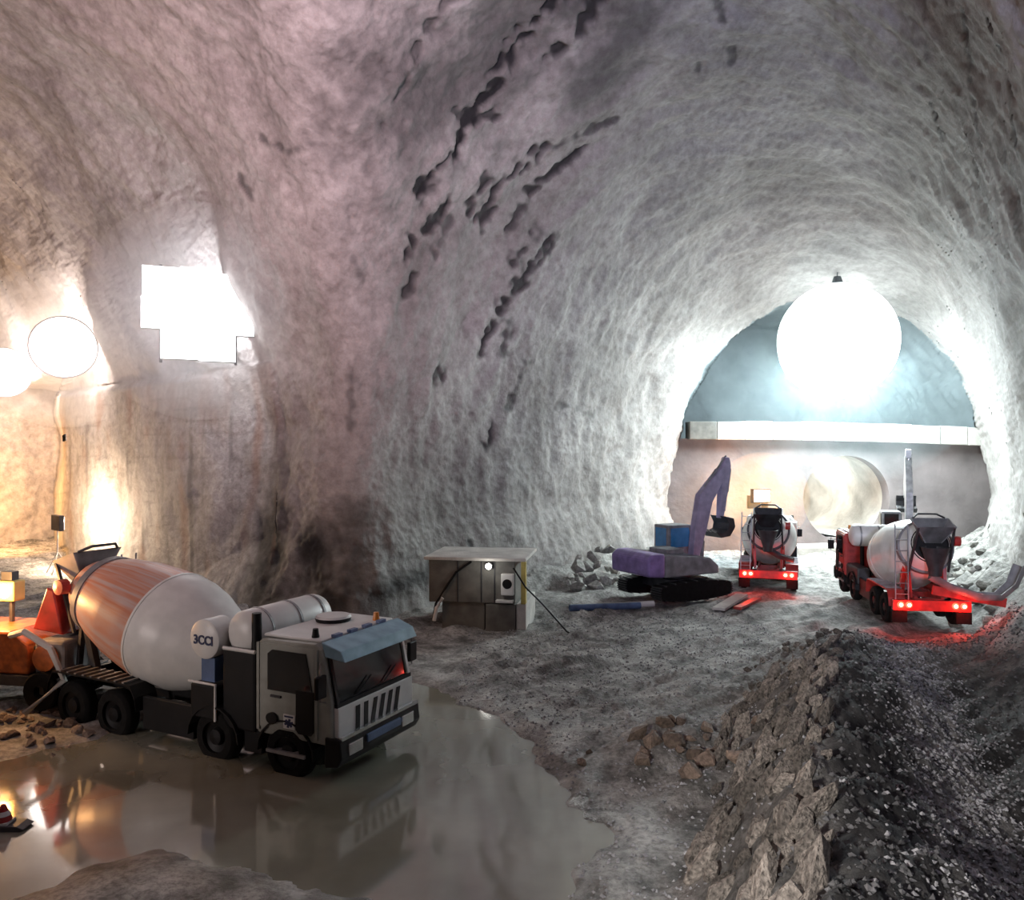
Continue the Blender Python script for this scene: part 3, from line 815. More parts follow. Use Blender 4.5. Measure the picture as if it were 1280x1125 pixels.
    for s in (-1, 1):
        y = s * 1.225
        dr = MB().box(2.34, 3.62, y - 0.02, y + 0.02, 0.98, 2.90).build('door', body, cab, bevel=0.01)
        yo = y + s * 0.025
        MB().prism([(2.55, 1.86), (2.55, 2.68), (2.66, 2.78), (3.44, 2.78), (3.60, 1.86)], min(yo, yo + s * 0.02), max(yo, yo + s * 0.02)).build('side_window', 'glass', dr)
        MB().prism([(3.22, 1.06), (3.22, 1.95), (3.62, 1.95), (3.62, 1.06), (3.56, 0.98), (3.28, 0.98)], min(yo, yo + s * 0.025), max(yo, yo + s * 0.025)).build('side_panel', 'black', dr)
        MB().box(2.62, 2.86, yo - 0.03, yo + 0.03, 1.70, 1.75).build('door_handle', 'dark', dr)
        MB().cyl((2.66, y, 1.22), (2.66, y + s * 0.07, 1.22), 0.13, None, 20).build('filler_cap', 'black', cab)
        for x in (2.30, 3.66):
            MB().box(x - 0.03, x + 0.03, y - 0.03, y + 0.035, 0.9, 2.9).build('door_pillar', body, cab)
        # badge: pale plate with a dark blue snowflake star
        pl = MB().box(2.92, 3.18, yo - 0.012, yo + 0.012, 1.04, 1.36).build('badge_plate', 'offwhite', dr)
        sm = MB()
        for k in range(3):
            a = math.pi * k / 3 + 0.3
            dx, dz = 0.10 * math.cos(a), 0.10 * math.sin(a)
            sm.bar((3.05 - dx, yo + s * 0.016, 1.17 - dz), (3.05 + dx, yo + s * 0.016, 1.17 + dz), 0.012, 0.045) if abs(dx) > 0.02 else None
        sm.box(2.95, 3.15, yo + s * 0.016 - 0.006, yo + s * 0.016 + 0.006, 1.30, 1.335)
        sm.build('badge_star', 'ink', pl)
        # mirror on an arm
        mr = MB().box(3.86, 3.95, s * 1.42 - 0.13, s * 1.42 + 0.13, 1.92, 2.42).build('mirror', 'black', cab, bevel=0.03)
        MB().tube([(3.72, s * 1.2, 2.6), (3.9, s * 1.42, 2.55), (3.9, s * 1.42, 1.85), (3.85, s * 1.2, 1.75)], 0.018, 6).build('mirror_arm', 'steel', mr)
        MB().box(2.5, 3.4, s * 1.0, s * 1.26, 0.50, 0.56).build('step', 'steel', T)
    bc = MB().cyl((2.75, 0.35, 3.06), (2.75, 0.35, 3.16), 0.34, 0.36, 20).build('roof_hatch', 'black', cab, smooth=True)
    MB().lathe((2.75, 0.35, 3.16), (2.75, 0.35, 3.3), [(0, 0.36), (0.05, 0.33), (0.09, 0.0)], 20).build('hatch_lid', 'offwhite', bc, smooth=True)
    for q, (bx, by) in enumerate(((3.4, -0.95), (3.5, 0.75))):
        MB().cyl((bx, by, 3.05), (bx, by, 3.12), 0.07, None, 12).cyl((bx, by, 3.12), (bx, by, 3.27), 0.065, 0.05, 12).build('beacon', 'black' if q == 0 else 'beacon', cab)
    for k in range(4):
        MB().box(3.63, 3.73, -0.8 + k * 0.45, -0.58 + k * 0.45, 3.05, 3.13).build('marker_lamp', 'blue', cab, bevel=0.01)
    # water tank across the frame behind the cab
    tk = MB().lathe((1.72, -1.12, 2.52), (1.72, 1.16, 2.52), [(0, 0.0), (0.0, 0.26), (0.10, 0.40), (0.18, 0.44), (2.1, 0.44), (2.2, 0.40), (2.28, 0.28), (2.28, 0.0)], 28).build('water_tank', 'offwhite', T, smooth=True)
    for y in (-0.7, 0.1, 0.8):
        MB().lathe((1.72, y, 2.52), (1.72, y + 0.06, 2.52), [(0, 0.44), (0, 0.455), (0.06, 0.455), (0.06, 0.44)], 28).build('strap', 'steel', tk)
    MB().bar((1.72, -0.7, 1.05), (1.72, -0.7, 2.2), 0.12, 0.1).bar((1.72, 0.7, 1.05), (1.72, 0.7, 2.2), 0.12, 0.1).build('tank_stand', 'black', tk)
    # round side tank with lettering
    st = MB().lathe((0.92, -1.26, 2.38), (0.92, -0.70, 2.38), [(0, 0.0), (0.0, 0.34), (0.03, 0.38), (0.5, 0.38), (0.55, 0.3), (0.55, 0.0)], 32).build('side_tank', 'offwhite', T, smooth=True)
    cu = bpy.data.curves.new('tank_lettering', 'FONT'); cu.body = '3CCI'; cu.size = 0.24; cu.align_x = 'CENTER'; cu.align_y = 'CENTER'; cu.extrude = 0.004; cu.offset = 0.008
    to = bpy.data.objects.new('tank_lettering_source', cu); COL.objects.link(to)
    bpy.context.view_layer.update()
    me = bpy.data.meshes.new_from_object(to.evaluated_get(bpy.context.evaluated_depsgraph_get()))
    bpy.data.objects.remove(to, do_unlink=True)
    me.materials.clear(); me.materials.append(M['ink'])
    tx = bpy.data.objects.new('tank_lettering', me); COL.objects.link(tx); tx.parent = st
    tx.matrix_local = Matrix.Translation((0.92, -1.268, 2.36)) @ Matrix.Rotation(math.radians(90), 4, 'X')
    MB().box(0.75, 1.1, -1.15, -0.85, 1.55, 2.02).build('tank_bracket', 'blue', st)
    # air filter, exhaust and tool box
    MB().box(1.35, 2.18, -1.2, -0.6, 0.75, 2.25).build('engine_cover', 'black', T, bevel=0.05)
    MB().cyl((2.05, -1.02, 2.2), (2.05, -1.02, 2.95), 0.10, 0.09, 14).build('exhaust_stack', 'black', T, smooth=True)
    MB().tube([(1.4, -1.22, 2.27), (2.2, -1.22, 2.27)], 0.035, 6).build('grab_rail', 'offwhite', T)
    tb = MB().box(0.55, 1.2, -1.24, -0.75, 0.86, 1.5).build('tool_box', 'black', T, bevel=0.03)
    MB().tube([(0.52, -1.25, 1.54), (1.22, -1.25, 1.54), (1.22, -1.25, 0.85)], 0.028, 6).build('tool_box_rail', 'offwhite', tb)
    MB().box(0.5, 2.2, 0.7, 1.2, 0.7, 1.35).build('fuel_tank', 'dark', T, bevel=0.08)
    # black panels and wheel arches added as shade below the truck body
    for s in (-1, 1):
        MB().box(-0.95, 0.5, s * 1.02, s * 1.12, 0.34, 1.0).build('side_guard', 'black', T, bevel=0.02)
        for xw in (2.95, 1.15):
            mb = MB(); q = [(xw + 0.66 * math.cos(a), 0.5 + 0.62 * math.sin(a)) for a in np.linspace(0.0, math.pi, 11)]
            for a, b in zip(q[:-1], q[1:]):
                mb.bar((a[0], s * 1.06, a[1]), (b[0], s * 1.06, b[1]), 0.42, 0.03)
            mb.build('mudguard', 'black', T)
        MB().box(1.85, 2.3, s * 0.6, s * 1.15, 0.36, 0.95).build('battery_box', 'black', T, bevel=0.03)
    # fenders
    for s in (-1, 1):
        mb = MB(); pts = []
        for k in range(13):
            a = math.pi * k / 12
            xx = -2.4 + 1.42 * math.cos(a) * (1.0 if abs(math.cos(a)) > 0 else 1)
            zz = 0.74 + 0.50 * min(1, math.sin(a) * 1.9)
            pts.append((xx, zz))
        poly = pts + [(x * 0.985 - 0.036, z - 0.05) for x, z in reversed(pts)]
        for a, b in zip(pts[:-1], pts[1:]):
            mb.add([(a[0], s * 0.72, a[1]), (b[0], s * 0.72, b[1]), (b[0], s * 1.26, b[1]), (a[0], s * 1.26, a[1]),
                    (a[0], s * 0.72, a[1] - 0.04), (b[0], s * 0.72, b[1] - 0.04), (b[0], s * 1.26, b[1] - 0.04), (a[0], s * 1.26, a[1] - 0.04)],
                   [(0, 1, 2, 3), (4, 7, 6, 5), (0, 4, 5, 1), (2, 6, 7, 3), (0, 3, 7, 4), (1, 5, 6, 2)])
        fd = mb.build('fender', fender, T)
        for k in range(9):
            x = -3.4 + k * 0.25
            MB().box(x, x + 0.06, s * 0.72, s * 1.26, 1.235, 1.265).build('tread_bar', 'steel', fd)
    # drum on its tilted axis
    A = Vector((-4.05, 0, 2.84)); B = Vector((0.92, 0, 1.52)); ax = (B - A).normalized()
    def drum_piece(name, s0, s1, m, n=56):
        ss = sorted({s0, s1, *[s for s, r in DRUM_PROF if s0 < s < s1], *np.linspace(s0, s1, 12).tolist()})
        prof = [(s, float(np.interp(s, [q[0] for q in DRUM_PROF], [q[1] for q in DRUM_PROF]))) for s in ss]
        mb = MB().lathe(tuple(A), tuple(B), prof, n)
        o = mb.build(name, m, T, smooth=True)
        at = o.data.attributes.new('drum_uv', 'FLOAT_VECTOR', 'POINT')
        u, w = mb.frame(A, B)[1:]
        for i, v in enumerate(o.data.vertices):
            d = Vector(v.co) - A
            a = math.atan2(d.dot(w), d.dot(u))
            at.data[i].vector = (d.dot(ax), math.cos(a), math.sin(a))
        return o
    d1 = drum_piece('drum_shell', 0.0, SPLIT, drum)
    d2 = drum_piece('drum_nose', SPLIT, 5.0, nose)
    def rr(s): return float(np.interp(s, [q[0] for q in DRUM_PROF], [q[1] for q in DRUM_PROF]))
    for s, w in ((0.62, 0.09),):
        MB().lathe(tuple(A), tuple(B), [(s - w, rr(s - w) - 0.01), (s - w, rr(s) + 0.045), (s + w, rr(s) + 0.065), (s + w, rr(s + w) - 0.01)], 48).build('riding_ring', 'grey' if extras else 'dark', d1, smooth=True)
    MB().lathe(tuple(A), tuple(B), [(-0.02, 0.0), (-0.02, 0.5), (0.05, 0.62)], 32).build('drum_mouth', 'black', d1)
    MB().lathe(tuple(A), tuple(B), [(SPLIT - 0.03, rr(SPLIT) + 0.0), (SPLIT - 0.03, rr(SPLIT) + 0.012), (SPLIT + 0.03, rr(SPLIT) + 0.012), (SPLIT + 0.03, rr(SPLIT))], 56).build('weld_band', nose, d2, smooth=True)
    # drum supports
    MB().prism([(0.95, 1.0), (1.45, 1.0), (1.35, 2.1), (1.1, 2.1)], -0.55, 0.55).build('front_pedestal', 'black', T, bevel=0.03)
    for s in (-1, 1):
        MB().bar((-3.0, s * 0.62, 1.0), (-3.45, s * 0.62, 2.4), 0.14, 0.16).bar((-3.75, s * 0.55, 1.0), (-3.5, s * 0.6, 2.35), 0.10, 0.12).build('rear_support', chassis if chassis != 'black' else 'dark', T)
        MB().cyl((-3.28, s * 0.5, 2.25), (-3.0, s * 0.5, 2.18), 0.13, None, 14).build('roller', 'steel', T)
    # loading hopper and chute
    hp = MB()
    top = [(-4.6, -0.62, 3.46), (-3.85, -0.62, 3.70), (-3.85, 0.62, 3.70), (-4.6, 0.62, 3.46)]
    bot = [(-4.27, -0.26, 2.9), (-4.02, -0.26, 2.93), (-4.02, 0.26, 2.93), (-4.27, 0.26, 2.9)]
    ti = [(x, y * 0.93, z) for x, y, z in top]; bi = [(x, y * 0.85, z) for x, y, z in bot]
    vs = top + bot + ti + bi
    fs = []
    for i in range(4):
        j = (i + 1) % 4
        fs += [(i, j, 4 + j, 4 + i), (8 + i, 12 + i, 12 + j, 8 + j), (i, 8 + i, 8 + j, j), (4 + i, 4 + j, 12 + j, 12 + i)]
    hp.add(vs, fs); h_o = hp.build('hopper', 'dark' if not extras else 'grey', T)
    for s in (-1, 1):
        MB().bar((-4.55, s * 0.55, 3.44), (-3.8, s * 0.62, 1.9), 0.07, 0.07).build('hopper_leg', 'dark', h_o)
    MB().tube([(-3.85, -0.5, 3.7), (-3.65, -0.3, 3.82), (-3.65, 0.3, 3.82), (-3.85, 0.5, 3.7)], 0.035, 6).build('hopper_rail', 'dark', h_o)
    # collecting funnel
    MB().lathe((-4.45, 0, 2.8), (-4.45, 0, 1.85), [(0, 0.42), (0.02, 0.44), (0.7, 0.22), (0.95, 0.2), (0.95, 0.17), (0.68, 0.19), (0.02, 0.40)], 20).build('collecting_funnel', 'dark', T, smooth=True)
    def trough(pts, w=0.24, m='dark'):
        mb = MB(); n = 7; rows = []
        P = [Vector(p) for p in pts]
        vs = []; fs = []
        for k, p in enumerate(P):
            d = (P[min(k + 1, len(P) - 1)] - P[max(k - 1, 0)]).normalized()
            u = d.cross(Vector((0, 0, 1))).normalized(); q = u.cross(d)
            for rad in (w, w - 0.03):
                for i in range(n):
                    a = math.pi + math.pi * i / (n - 1)
                    vs.append(tuple(p + u * math.cos(a) * rad + q * math.sin(a) * rad))
        for k in range(len(P) - 1):
            for l in (0, 1):
                for i in range(n - 1):
                    o = k * 2 * n + l * n + i
                    fs.append((o, o + 1, o + 2 * n + 1, o + 2 * n))
            for i in (0, n - 1):
                fs.append((k * 2 * n + i, k * 2 * n + n + i, (k + 1) * 2 * n + n + i, (k + 1) * 2 * n + i))
        mb.add(vs, fs)
        return mb.build('chute', m, T, smooth=True)
    if chute == 'rear':
        trough([(-4.15, 0.0, 2.0), (-4.35, -0.5, 1.75), (-4.35, -1.1, 1.6)], 0.22)
    else:
        trough([(-4.15, 0.0, 1.9), (-4.25, -0.6, 1.55), (-4.3, -1.4, 1.3), (-4.3, -1.95, 1.3), (-4.25, -2.35, 1.65), (-4.2, -2.6, 2.25)], 0.26, 'grey')
        MB().bar((-4.2, 0.0, 1.35), (-4.25, -2.2, 1.0), 0.16, 0.3).build('chute_arm', 'red', T)
    # rear cross bar, ladder and lamps
    rb = MB().box(-4.15, -4.0, -1.22, 1.22, 0.62, 0.98).build('rear_bar', chassis if chassis != 'black' else 'dark', T, bevel=0.02)
    for s in (-1, 1):
        for k in (0, 1):
            yy = s * (0.72 + 0.26 * k)
            MB().cyl((-4.14, yy, 0.82), (-4.20, yy, 0.82), 0.115, 0.10, 16).build('tail_lamp', 'tail_red' if lights else 'red', rb)
            if lights: MB().cyl((-4.20, yy, 0.82), (-4.215, yy, 0.82), 0.055, None, 12).build('lamp_core', 'tail_hot', rb)
        if lights:
            point('tail_glow', rb, (-4.45, s * 0.85, 0.75), lights, (1.0, 0.04, 0.02), 0.08)
        MB().box(-4.12, -3.98, s * 1.0 - 0.24, s * 1.0 + 0.24, 0.22, 0.60).build('mud_flap', 'rubber', rb)
    for s in (-0.2, 0.2):
        MB().tube([(-4.2, 0.95 + s, 1.0), (-3.95, 0.9 + s, 3.5)], 0.022, 6).build('ladder_rail', 'steel', T)
    for k in range(7):
        f = (k + 0.5) / 7
        MB().tube([(-4.2 + 0.25 * f, 0.75 - 0.05 * f, 1.0 + 2.5 * f), (-4.2 + 0.25 * f, 1.15 - 0.05 * f, 1.0 + 2.5 * f)], 0.016, 5).build('rung', 'steel', T)
    MB().lathe((-3.95, -0.72, 2.95), (-3.95, -0.94, 2.95), [(0, 0.0), (0, 0.17), (0.2, 0.17), (0.22, 0.0)], 16).build('hose_reel', 'red', T)
    return T

H1 = math.radians(-26.5); S1 = 1.09
_f = Vector((math.cos(H1), math.sin(H1))); _l = Vector((-_f.y, _f.x))
c1 = Vector((-3.35, 15.2)) - S1 * 4.1 * _f + S1 * 1.25 * _l
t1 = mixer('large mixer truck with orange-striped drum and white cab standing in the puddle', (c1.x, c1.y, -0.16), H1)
t1.scale = (S1,) * 3
H2 = math.atan2(7.0, 1.15)
R2 = Vector((13.95, 26.6)); c2 = R2 + 4.1 * Vector((math.cos(H2), math.sin(H2)))
mixer('mixer truck seen from behind with glowing red tail lamps near the right wall', (c2.x, c2.y, 0.42), H2, body='red', chassis='red', fender='red', drum='offwhite', nose='offwhite', lights=40, chute='side', extras=True)
H3 = math.atan2(7.0, 2.4)
R3 = Vector((11.2, 35.0)); c3 = R3 + 4.1 * Vector((math.cos(H3), math.sin(H3)))
mixer('small distant red mixer truck beside the excavator boom', (c3.x, c3.y, 0.15), H3, body='red', chassis='red', fender='red', drum='offwhite', nose='orange', lights=25, chute='rear', extras=False)

# ------------------------------------------------------------------ excavators
def excavator(label, loc, rz, main, boom_m, pts, cabglass='skyglass', scale=1.0, counter=None):
    T = thing('excavator', label, 'excavator', loc, rz)
    T.scale = (scale,) * 3
    for s in (-1, 1):
        mb = MB(); n = 26; path = []
        for i in range(n):
            t = 2 * math.pi * i / n
            path.append((1.55 * max(-1, min(1, 1.35 * math.cos(t))) + 0.35 * math.cos(t), 0.42 + 0.40 * math.sin(t)))
        mb.prism(path, s * 1.15 - 0.28, s * 1.15 + 0.28)
        tr = mb.build('track', 'rubber', T)
        for i in range(n):
            a, b = path[i], path[(i + 1) % n]
            mx, mz = (a[0] + b[0]) / 2, (a[1] + b[1]) / 2
            MB().bar((mx, s * 1.15 - 0.3, mz), (mx, s * 1.15 + 0.3, mz), 0.08, 0.05).build('track_pad', 'dark', tr)
    MB().box(-1.0, 1.0, -0.95, 0.95, 0.45, 0.85).build('undercarriage', 'dark', T)
    MB().cyl((0, 0, 0.85), (0, 0, 1.02), 0.7, None, 24).build('turntable', 'dark', T)
    MB().prism([(-1.5, 1.02), (1.35, 1.02), (1.35, 1.35), (0.9, 1.7), (-1.3, 1.95), (-1.5, 1.9)], -1.25, 1.25).build('house', main, T, bevel=0.06)
    MB().prism([(-2.35, 1.1), (-1.5, 1.02), (-1.5, 2.0), (-2.1, 2.0), (-2.38, 1.8)], -1.28, 1.28).build('counterweight', counter or main, T, bevel=0.1)
    MB().box(-1.2, -0.3, -1.0, 0.2, 1.9, 2.12).build('engine_hood', 'grey', T, bevel=0.05)
    cb = MB().prism([(-0.1, 1.35), (1.45, 1.35), (1.5, 2.0), (1.15, 2.95), (-0.1, 2.95)], 0.3, 1.25).build('cab', main, T, bevel=0.05)
    MB().add([(1.5, 0.38, 1.7), (1.5, 1.17, 1.7), (1.5, 1.17, 2.02), (1.5, 0.38, 2.02), (1.19, 1.17, 2.88), (1.19, 0.38, 2.88),
              (1.53, 0.38, 1.7), (1.53, 1.17, 1.7), (1.53, 1.17, 2.03), (1.53, 0.38, 2.03), (1.22, 1.17, 2.89), (1.22, 0.38, 2.89)],
             [(6, 7, 8, 9), (9, 8, 10, 11), (0, 3, 2, 1), (3, 5, 4, 2), (0, 1, 7, 6), (4, 5, 11, 10)]).build('front_window', cabglass, cb)
    for y in (0.28, 1.27):
        MB().prism([(0.05, 2.0), (1.25, 2.0), (1.0, 2.82), (0.05, 2.82)], y - 0.02, y + 0.02).build('side_window', cabglass, cb)
    MB().box(-0.12, -0.09, 0.42, 1.12, 2.0, 2.82).build('rear_window', cabglass, cb)
    # boom, stick, bucket
    def limb(name, ps, ws, m, width=0.36):
        P = [Vector((p[0], 0, p[1])) for p in ps]
        up = []; lo = []
        for k, p in enumerate(P):
            d = (P[min(k + 1, len(P) - 1)] - P[max(k - 1, 0)]).normalized()
            n = Vector((-d.z, 0, d.x))
            up.append(p + n * ws[k]); lo.append(p - n * ws[k])
        poly = [(v.x, v.z) for v in up] + [(v.x, v.z) for v in reversed(lo)]
        mb = MB().prism(poly, -width / 2, width / 2); mb.v = [(v[0], v[1] - 0.15, v[2]) for v in mb.v]
        return mb.build(name, m, T, bevel=0.03)
    b0, b1, b2, s1 = pts
    bo = limb('boom', [b0, ((b0[0] + b1[0]) / 2, (b0[1] + b1[1]) / 2), b1, ((b1[0] + b2[0]) / 2, (b1[1] + b2[1]) / 2), b2], [0.18, 0.32, 0.38, 0.27, 0.14], boom_m)
    sk = limb('stick', [(b2[0] - (s1[0] - b2[0]) * 0.16, b2[1] - (s1[1] - b2[1]) * 0.16), b2, ((b2[0] + s1[0]) / 2, (b2[1] + s1[1]) / 2), s1], [0.10, 0.24, 0.2, 0.10], boom_m, 0.28)
    def cylinder(p, q, r=0.08):
        p = Vector((p[0], -0.15, p[1])); q = Vector((q[0], -0.15, q[1])); m = p.lerp(q, 0.55)
        o = MB().cyl(tuple(p), tuple(m), r, None, 10).build('hydraulic_cylinder', 'grey', T, smooth=True)
        MB().cyl(tuple(m), tuple(q), r * 0.6, None, 10).build('piston_rod', 'chrome', o, smooth=True)
    cylinder((b0[0] + 0.45, b0[1] - 0.35), ((b0[0] * 0.4 + b1[0] * 0.6) + 0.25, (b0[1] * 0.4 + b1[1] * 0.6)))
    cylinder((b1[0] + 0.05, b1[1] + 0.46), (b2[0] - (s1[0] - b2[0]) * 0.14, b2[1] - (s1[1] - b2[1]) * 0.14 + 0.1))
    cylinder((b2[0] + 0.3, b2[1] - 0.15), (s1[0] + 0.28, s1[1] + 0.3), 0.06)
    x, z = s1
    bk = MB().prism([(x - 0.1, z + 0.12), (x + 0.35, z + 0.02), (x + 0.45, z - 0.35), (x + 0.15, z - 0.75), (x - 0.35, z - 0.8), (x - 0.62, z - 0.55), (x - 0.3, z - 0.6), (x + 0.02, z - 0.45), (x + 0.08, z - 0.2)], -0.65, 0.35).build('bucket', 'dark', T, bevel=0.02)
    for k in range(4):
        y = -0.58 + k * 0.26
        MB().prism([(x - 0.55, z - 0.6), (x - 0.85, z - 0.42), (x - 0.58, z - 0.5)], y, y + 0.1).build('bucket_tooth', 'steel', bk)
    return T
excavator('lilac and purple excavator with raised boom left of the red truck', (6.9, 34.0, ground(6.9, 34.0) + 0.08), math.radians(28), 'grey', 'lilac',
          ((0.9, 1.6), (1.5, 4.1), (2.7, 5.5), (2.4, 3.2)), counter='purple')
excavator('grey excavator with upright boom half hidden behind the red-lit mixer truck', (21.0, 42.5, ground(21.0, 42.5) + 0.05), math.radians(70), 'grey', 'steel',
          ((0.6, 1.6), (0.7, 3.9), (1.0, 5.9), (1.9, 3.6)), cabglass='glass')

# ------------------------------------------------------------------ site cabin by the pillar
cabn = thing('site_cabin', 'grey-brown site cabin with a small lamp and fan unit below the pillar', 'cabin', (-1.05, 29.2, -0.1), math.radians(-9))
MB().box(-1.75, 1.35, -1.1, 1.6, 1.12, 2.62).build('upper_body', 'cabinet', cabn, bevel=0.04)
MB().box(-1.9, 1.75, -1.25, 1.75, 2.62, 2.74).build('roof', 'concrete', cabn, bevel=0.03)
MB().box(-1.3, 0.25, -1.0, 1.5, 0.0, 1.12).build('lower_body', 'cabinet', cabn, bevel=0.04)
MB().box(0.3, 1.35, -1.12, 1.5, 0.0, 1.10).build('base_block', 'cabinet', cabn, bevel=0.03)
MB().box(1.38, 1.72, -1.05, 1.5, 0.0, 1.12).build('end_block', 'concrete', cabn, bevel=0.03)
MB().box(1.55, 1.72, -1.1, -0.85, 1.12, 2.6).build('corner_post', 'yellow', cabn, bevel=0.02)
for x in (-0.7, 0.15, 0.62):
    MB().box(x - 0.02, x + 0.02, -1.13, -1.09, 1.15, 2.6).build('panel_seam', 'dark', cabn)
fu = MB().box(0.88, 1.32, -1.32, -1.1, 1.45, 2.2).build('fan_unit', 'offwhite', cabn, bevel=0.03)
MB().lathe((1.10, -1.33, 1.85), (1.10, -1.30, 1.85), [(0, 0.0), (0, 0.17), (0.03, 0.17)], 20).build('fan_grille', 'black', fu)
MB().box(0.7, 1.3, -1.35, -1.1, 1.2, 1.28).build('shelf', 'offwhite', cabn)
lp = MB().box(0.30, 0.58, -1.30, -1.1, 2.35, 2.55).build('lamp_housing', 'dark', cabn, bevel=0.02)
MB().lathe((0.44, -1.36, 2.45), (0.44, -1.28, 2.45), [(0, 0.0), (0.01, 0.08), (0.05, 0.11), (0.08, 0.1)], 16).build('lamp_glass', 'lamp_small', lp, smooth=True)
point('bulb', lp, (0.44, -1.75, 2.4), 14, (1.0, 0.97, 0.9), 0.2)
MB().tube([(-0.2, -1.14, 2.58), (-0.75, -1.16, 2.2), (-1.15, -1.2, 1.6), (-1.45, -1.25, 1.1), (-1.55, -1.3, 0.55)], 0.045, 6).build('hanging_cable', 'black', cabn)
MB().tube([(-1.2, -1.28, 1.3), (-1.42, -1.3, 0.95), (-1.5, -1.32, 0.5)], 0.07, 6).build('cable_wrap', 'offwhite', cabn)
MB().tube([(1.3, -1.2, 2.4), (1.75, -1.3, 1.75), (2.3, -1.2, 1.2), (3.2, -1.6, 0.35), (3.8, -1.9, 0.12)], 0.03, 6).build('supply_cable', 'black', cabn)

# ------------------------------------------------------------------ orange pump machine at the left edge
pm = thing('grout_pump', 'orange grout pump with hose coil and glowing lamp left of the truck', 'machine', (-12.55, 20.3, ground(-12.55, 20.3)), math.radians(-10))
MB().box(-1.9, 1.5, -0.65, 0.65, 0.42, 0.62).build('skid', 'dark', pm, bevel=0.02)
for x in (-1.4, 1.1):
    for s in (-1, 1):
        MB().lathe((x, s * 0.62 - 0.11, 0.36), (x, s * 0.62 + 0.11, 0.36), [(0, 0.12), (0, 0.33), (0.03, 0.36), (0.19, 0.36), (0.22, 0.33), (0.22, 0.12)], 20, closed=True).build('wheel', 'rubber', pm, smooth=True)
MB().prism([(-1.85, 0.62), (0.75, 0.62), (0.75, 1.15), (0.35, 1.42), (-1.85, 1.42)], -0.6, 0.6).build('body', 'orange', pm, bevel=0.05)
MB().cyl((-0.35, -0.62, 1.05), (-0.35, -0.74, 1.05), 0.30, 0.28, 20).build('pump_head', 'black', pm, smooth=True)
MB().box(0.8, 1.45, -0.5, 0.5, 0.62, 1.25).build('motor', 'grey', pm, bevel=0.06)
MB().lathe((1.1, -0.52, 0.95), (1.1, -0.64, 0.95), [(0, 0.24), (0.1, 0.24), (0.12, 0.12), (0.12, 0)], 18).build('motor_cap', 'orange', pm, smooth=True)
for k in range(5):
    r = 0.62
    MB().tube([(-1.75 + k * 0.17 + 0.02 * math.sin(t * 6.283 / 28), r * math.cos(t * 6.283 / 28), 2.02 + r * math.sin(t * 6.283 / 28)) for t in range(29)], 0.075, 8).build('hose_loop', 'orange' if k % 2 else 'concrete', pm, smooth=True)
MB().box(-1.9, -0.85, -0.08, 0.08, 1.42, 1.95).build('coil_stand', 'dark', pm)
MB().cyl((-0.3, 0.2, 1.42), (-0.3, 0.2, 2.15), 0.05, None, 8).build('lamp_pole', 'dark', pm)
lh = MB().box(-0.52, -0.08, 0.0, 0.3, 1.85, 2.25).build('lamp_housing', 'yellow', pm, bevel=0.03)
MB().lathe((-0.3, -0.06, 2.05), (-0.3, 0.02, 2.05), [(0, 0.0), (0.01, 0.10), (0.05, 0.14), (0.08, 0.14)], 18).build('lamp_glass', 'lamp_orange', lh, smooth=True)
MB().box(-0.42, -0.18, 0.06, 0.24, 2.25, 2.42).build('lamp_handle', 'dark', lh)
point('bulb', lh, (-0.3, -0.5, 2.1), 420, (1.0, 0.50, 0.18), 0.12)
MB().prism([(0.55, 1.4), (1.2, 1.3), (1.0, 2.15), (0.85, 2.2)], -0.25, 0.25).build('feed_cone', 'red', pm, bevel=0.03)
MB().tube([(0.4, -0.6, 1.35), (0.9, -0.85, 1.5), (1.4, -0.8, 1.2), (1.6, -0.7, 0.6), (1.2, -1.2, 0.12)], 0.06, 8).build('hose', 'concrete', pm, smooth=True)

pm.scale = (1.3,) * 3
# small marker on a slab in the puddle
fl = thing('marker_float', 'small red and white marker on a dark slab in the puddle', 'marker', (-8.6, 13.55, -0.01))
MB().prism([(-0.55, 0), (0.35, 0), (0.42, 0.05), (0.3, 0.10), (-0.5, 0.10)], -0.16, 0.16).build('slab', 'dark', fl, bevel=0.01)
MB().box(-0.4, 0.12, -0.13, 0.13, 0.10, 0.14).build('plate', 'offwhite', fl)
MB().lathe((-0.02, 0, 0.14), (-0.02, 0, 0.42), [(0, 0.14), (0.02, 0.14), (0.26, 0.04), (0.28, 0.0)], 14).build('cone', 'red', fl, smooth=True)
MB().lathe((-0.02, 0, 0.14), (-0.02, 0, 0.42), [(0.09, 0.114), (0.09, 0.122), (0.16, 0.090), (0.16, 0.080)], 14).build('cone_band', 'offwhite', fl, smooth=True)

# ------------------------------------------------------------------ planks and pipes by the excavator
def plank(x0, y0, x1, y1, w, m, label, name='plank', cat='plank', group=None):
    z0, z1 = ground(x0, y0) + 0.12, ground(x1, y1) + 0.12
    zm = ground((x0 + x1) / 2, (y0 + y1) / 2) + 0.12
    dz = max(0, zm - (z0 + z1) / 2)
    c = Vector(((x0 + x1) / 2, (y0 + y1) / 2, 0))
    if name == 'plank': o = MB().bar((x0 - c.x, y0 - c.y, z0 + dz), (x1 - c.x, y1 - c.y, z1 + dz), w, 0.10).build(name, m, None, bevel=0.01)
    else:
        mb = MB(); a = Vector((x0 - c.x, y0 - c.y, z0 + dz)); b = Vector((x1 - c.x, y1 - c.y, z1 + dz)); L = (b - a).length
        mb.lathe(tuple(a), tuple(b), [(0, w * 0.8), (0, w), (L, w), (L, w * 0.8)], 14, closed=True); o = mb.build(name, m, None, smooth=True)
    o.location = (c.x, c.y, 0)
    return tag(o, label, cat, group)
plank(7.9, 30.6, 9.6, 33.4, 0.5, 'concrete', 'pale plank lying on the ground right of the excavator')
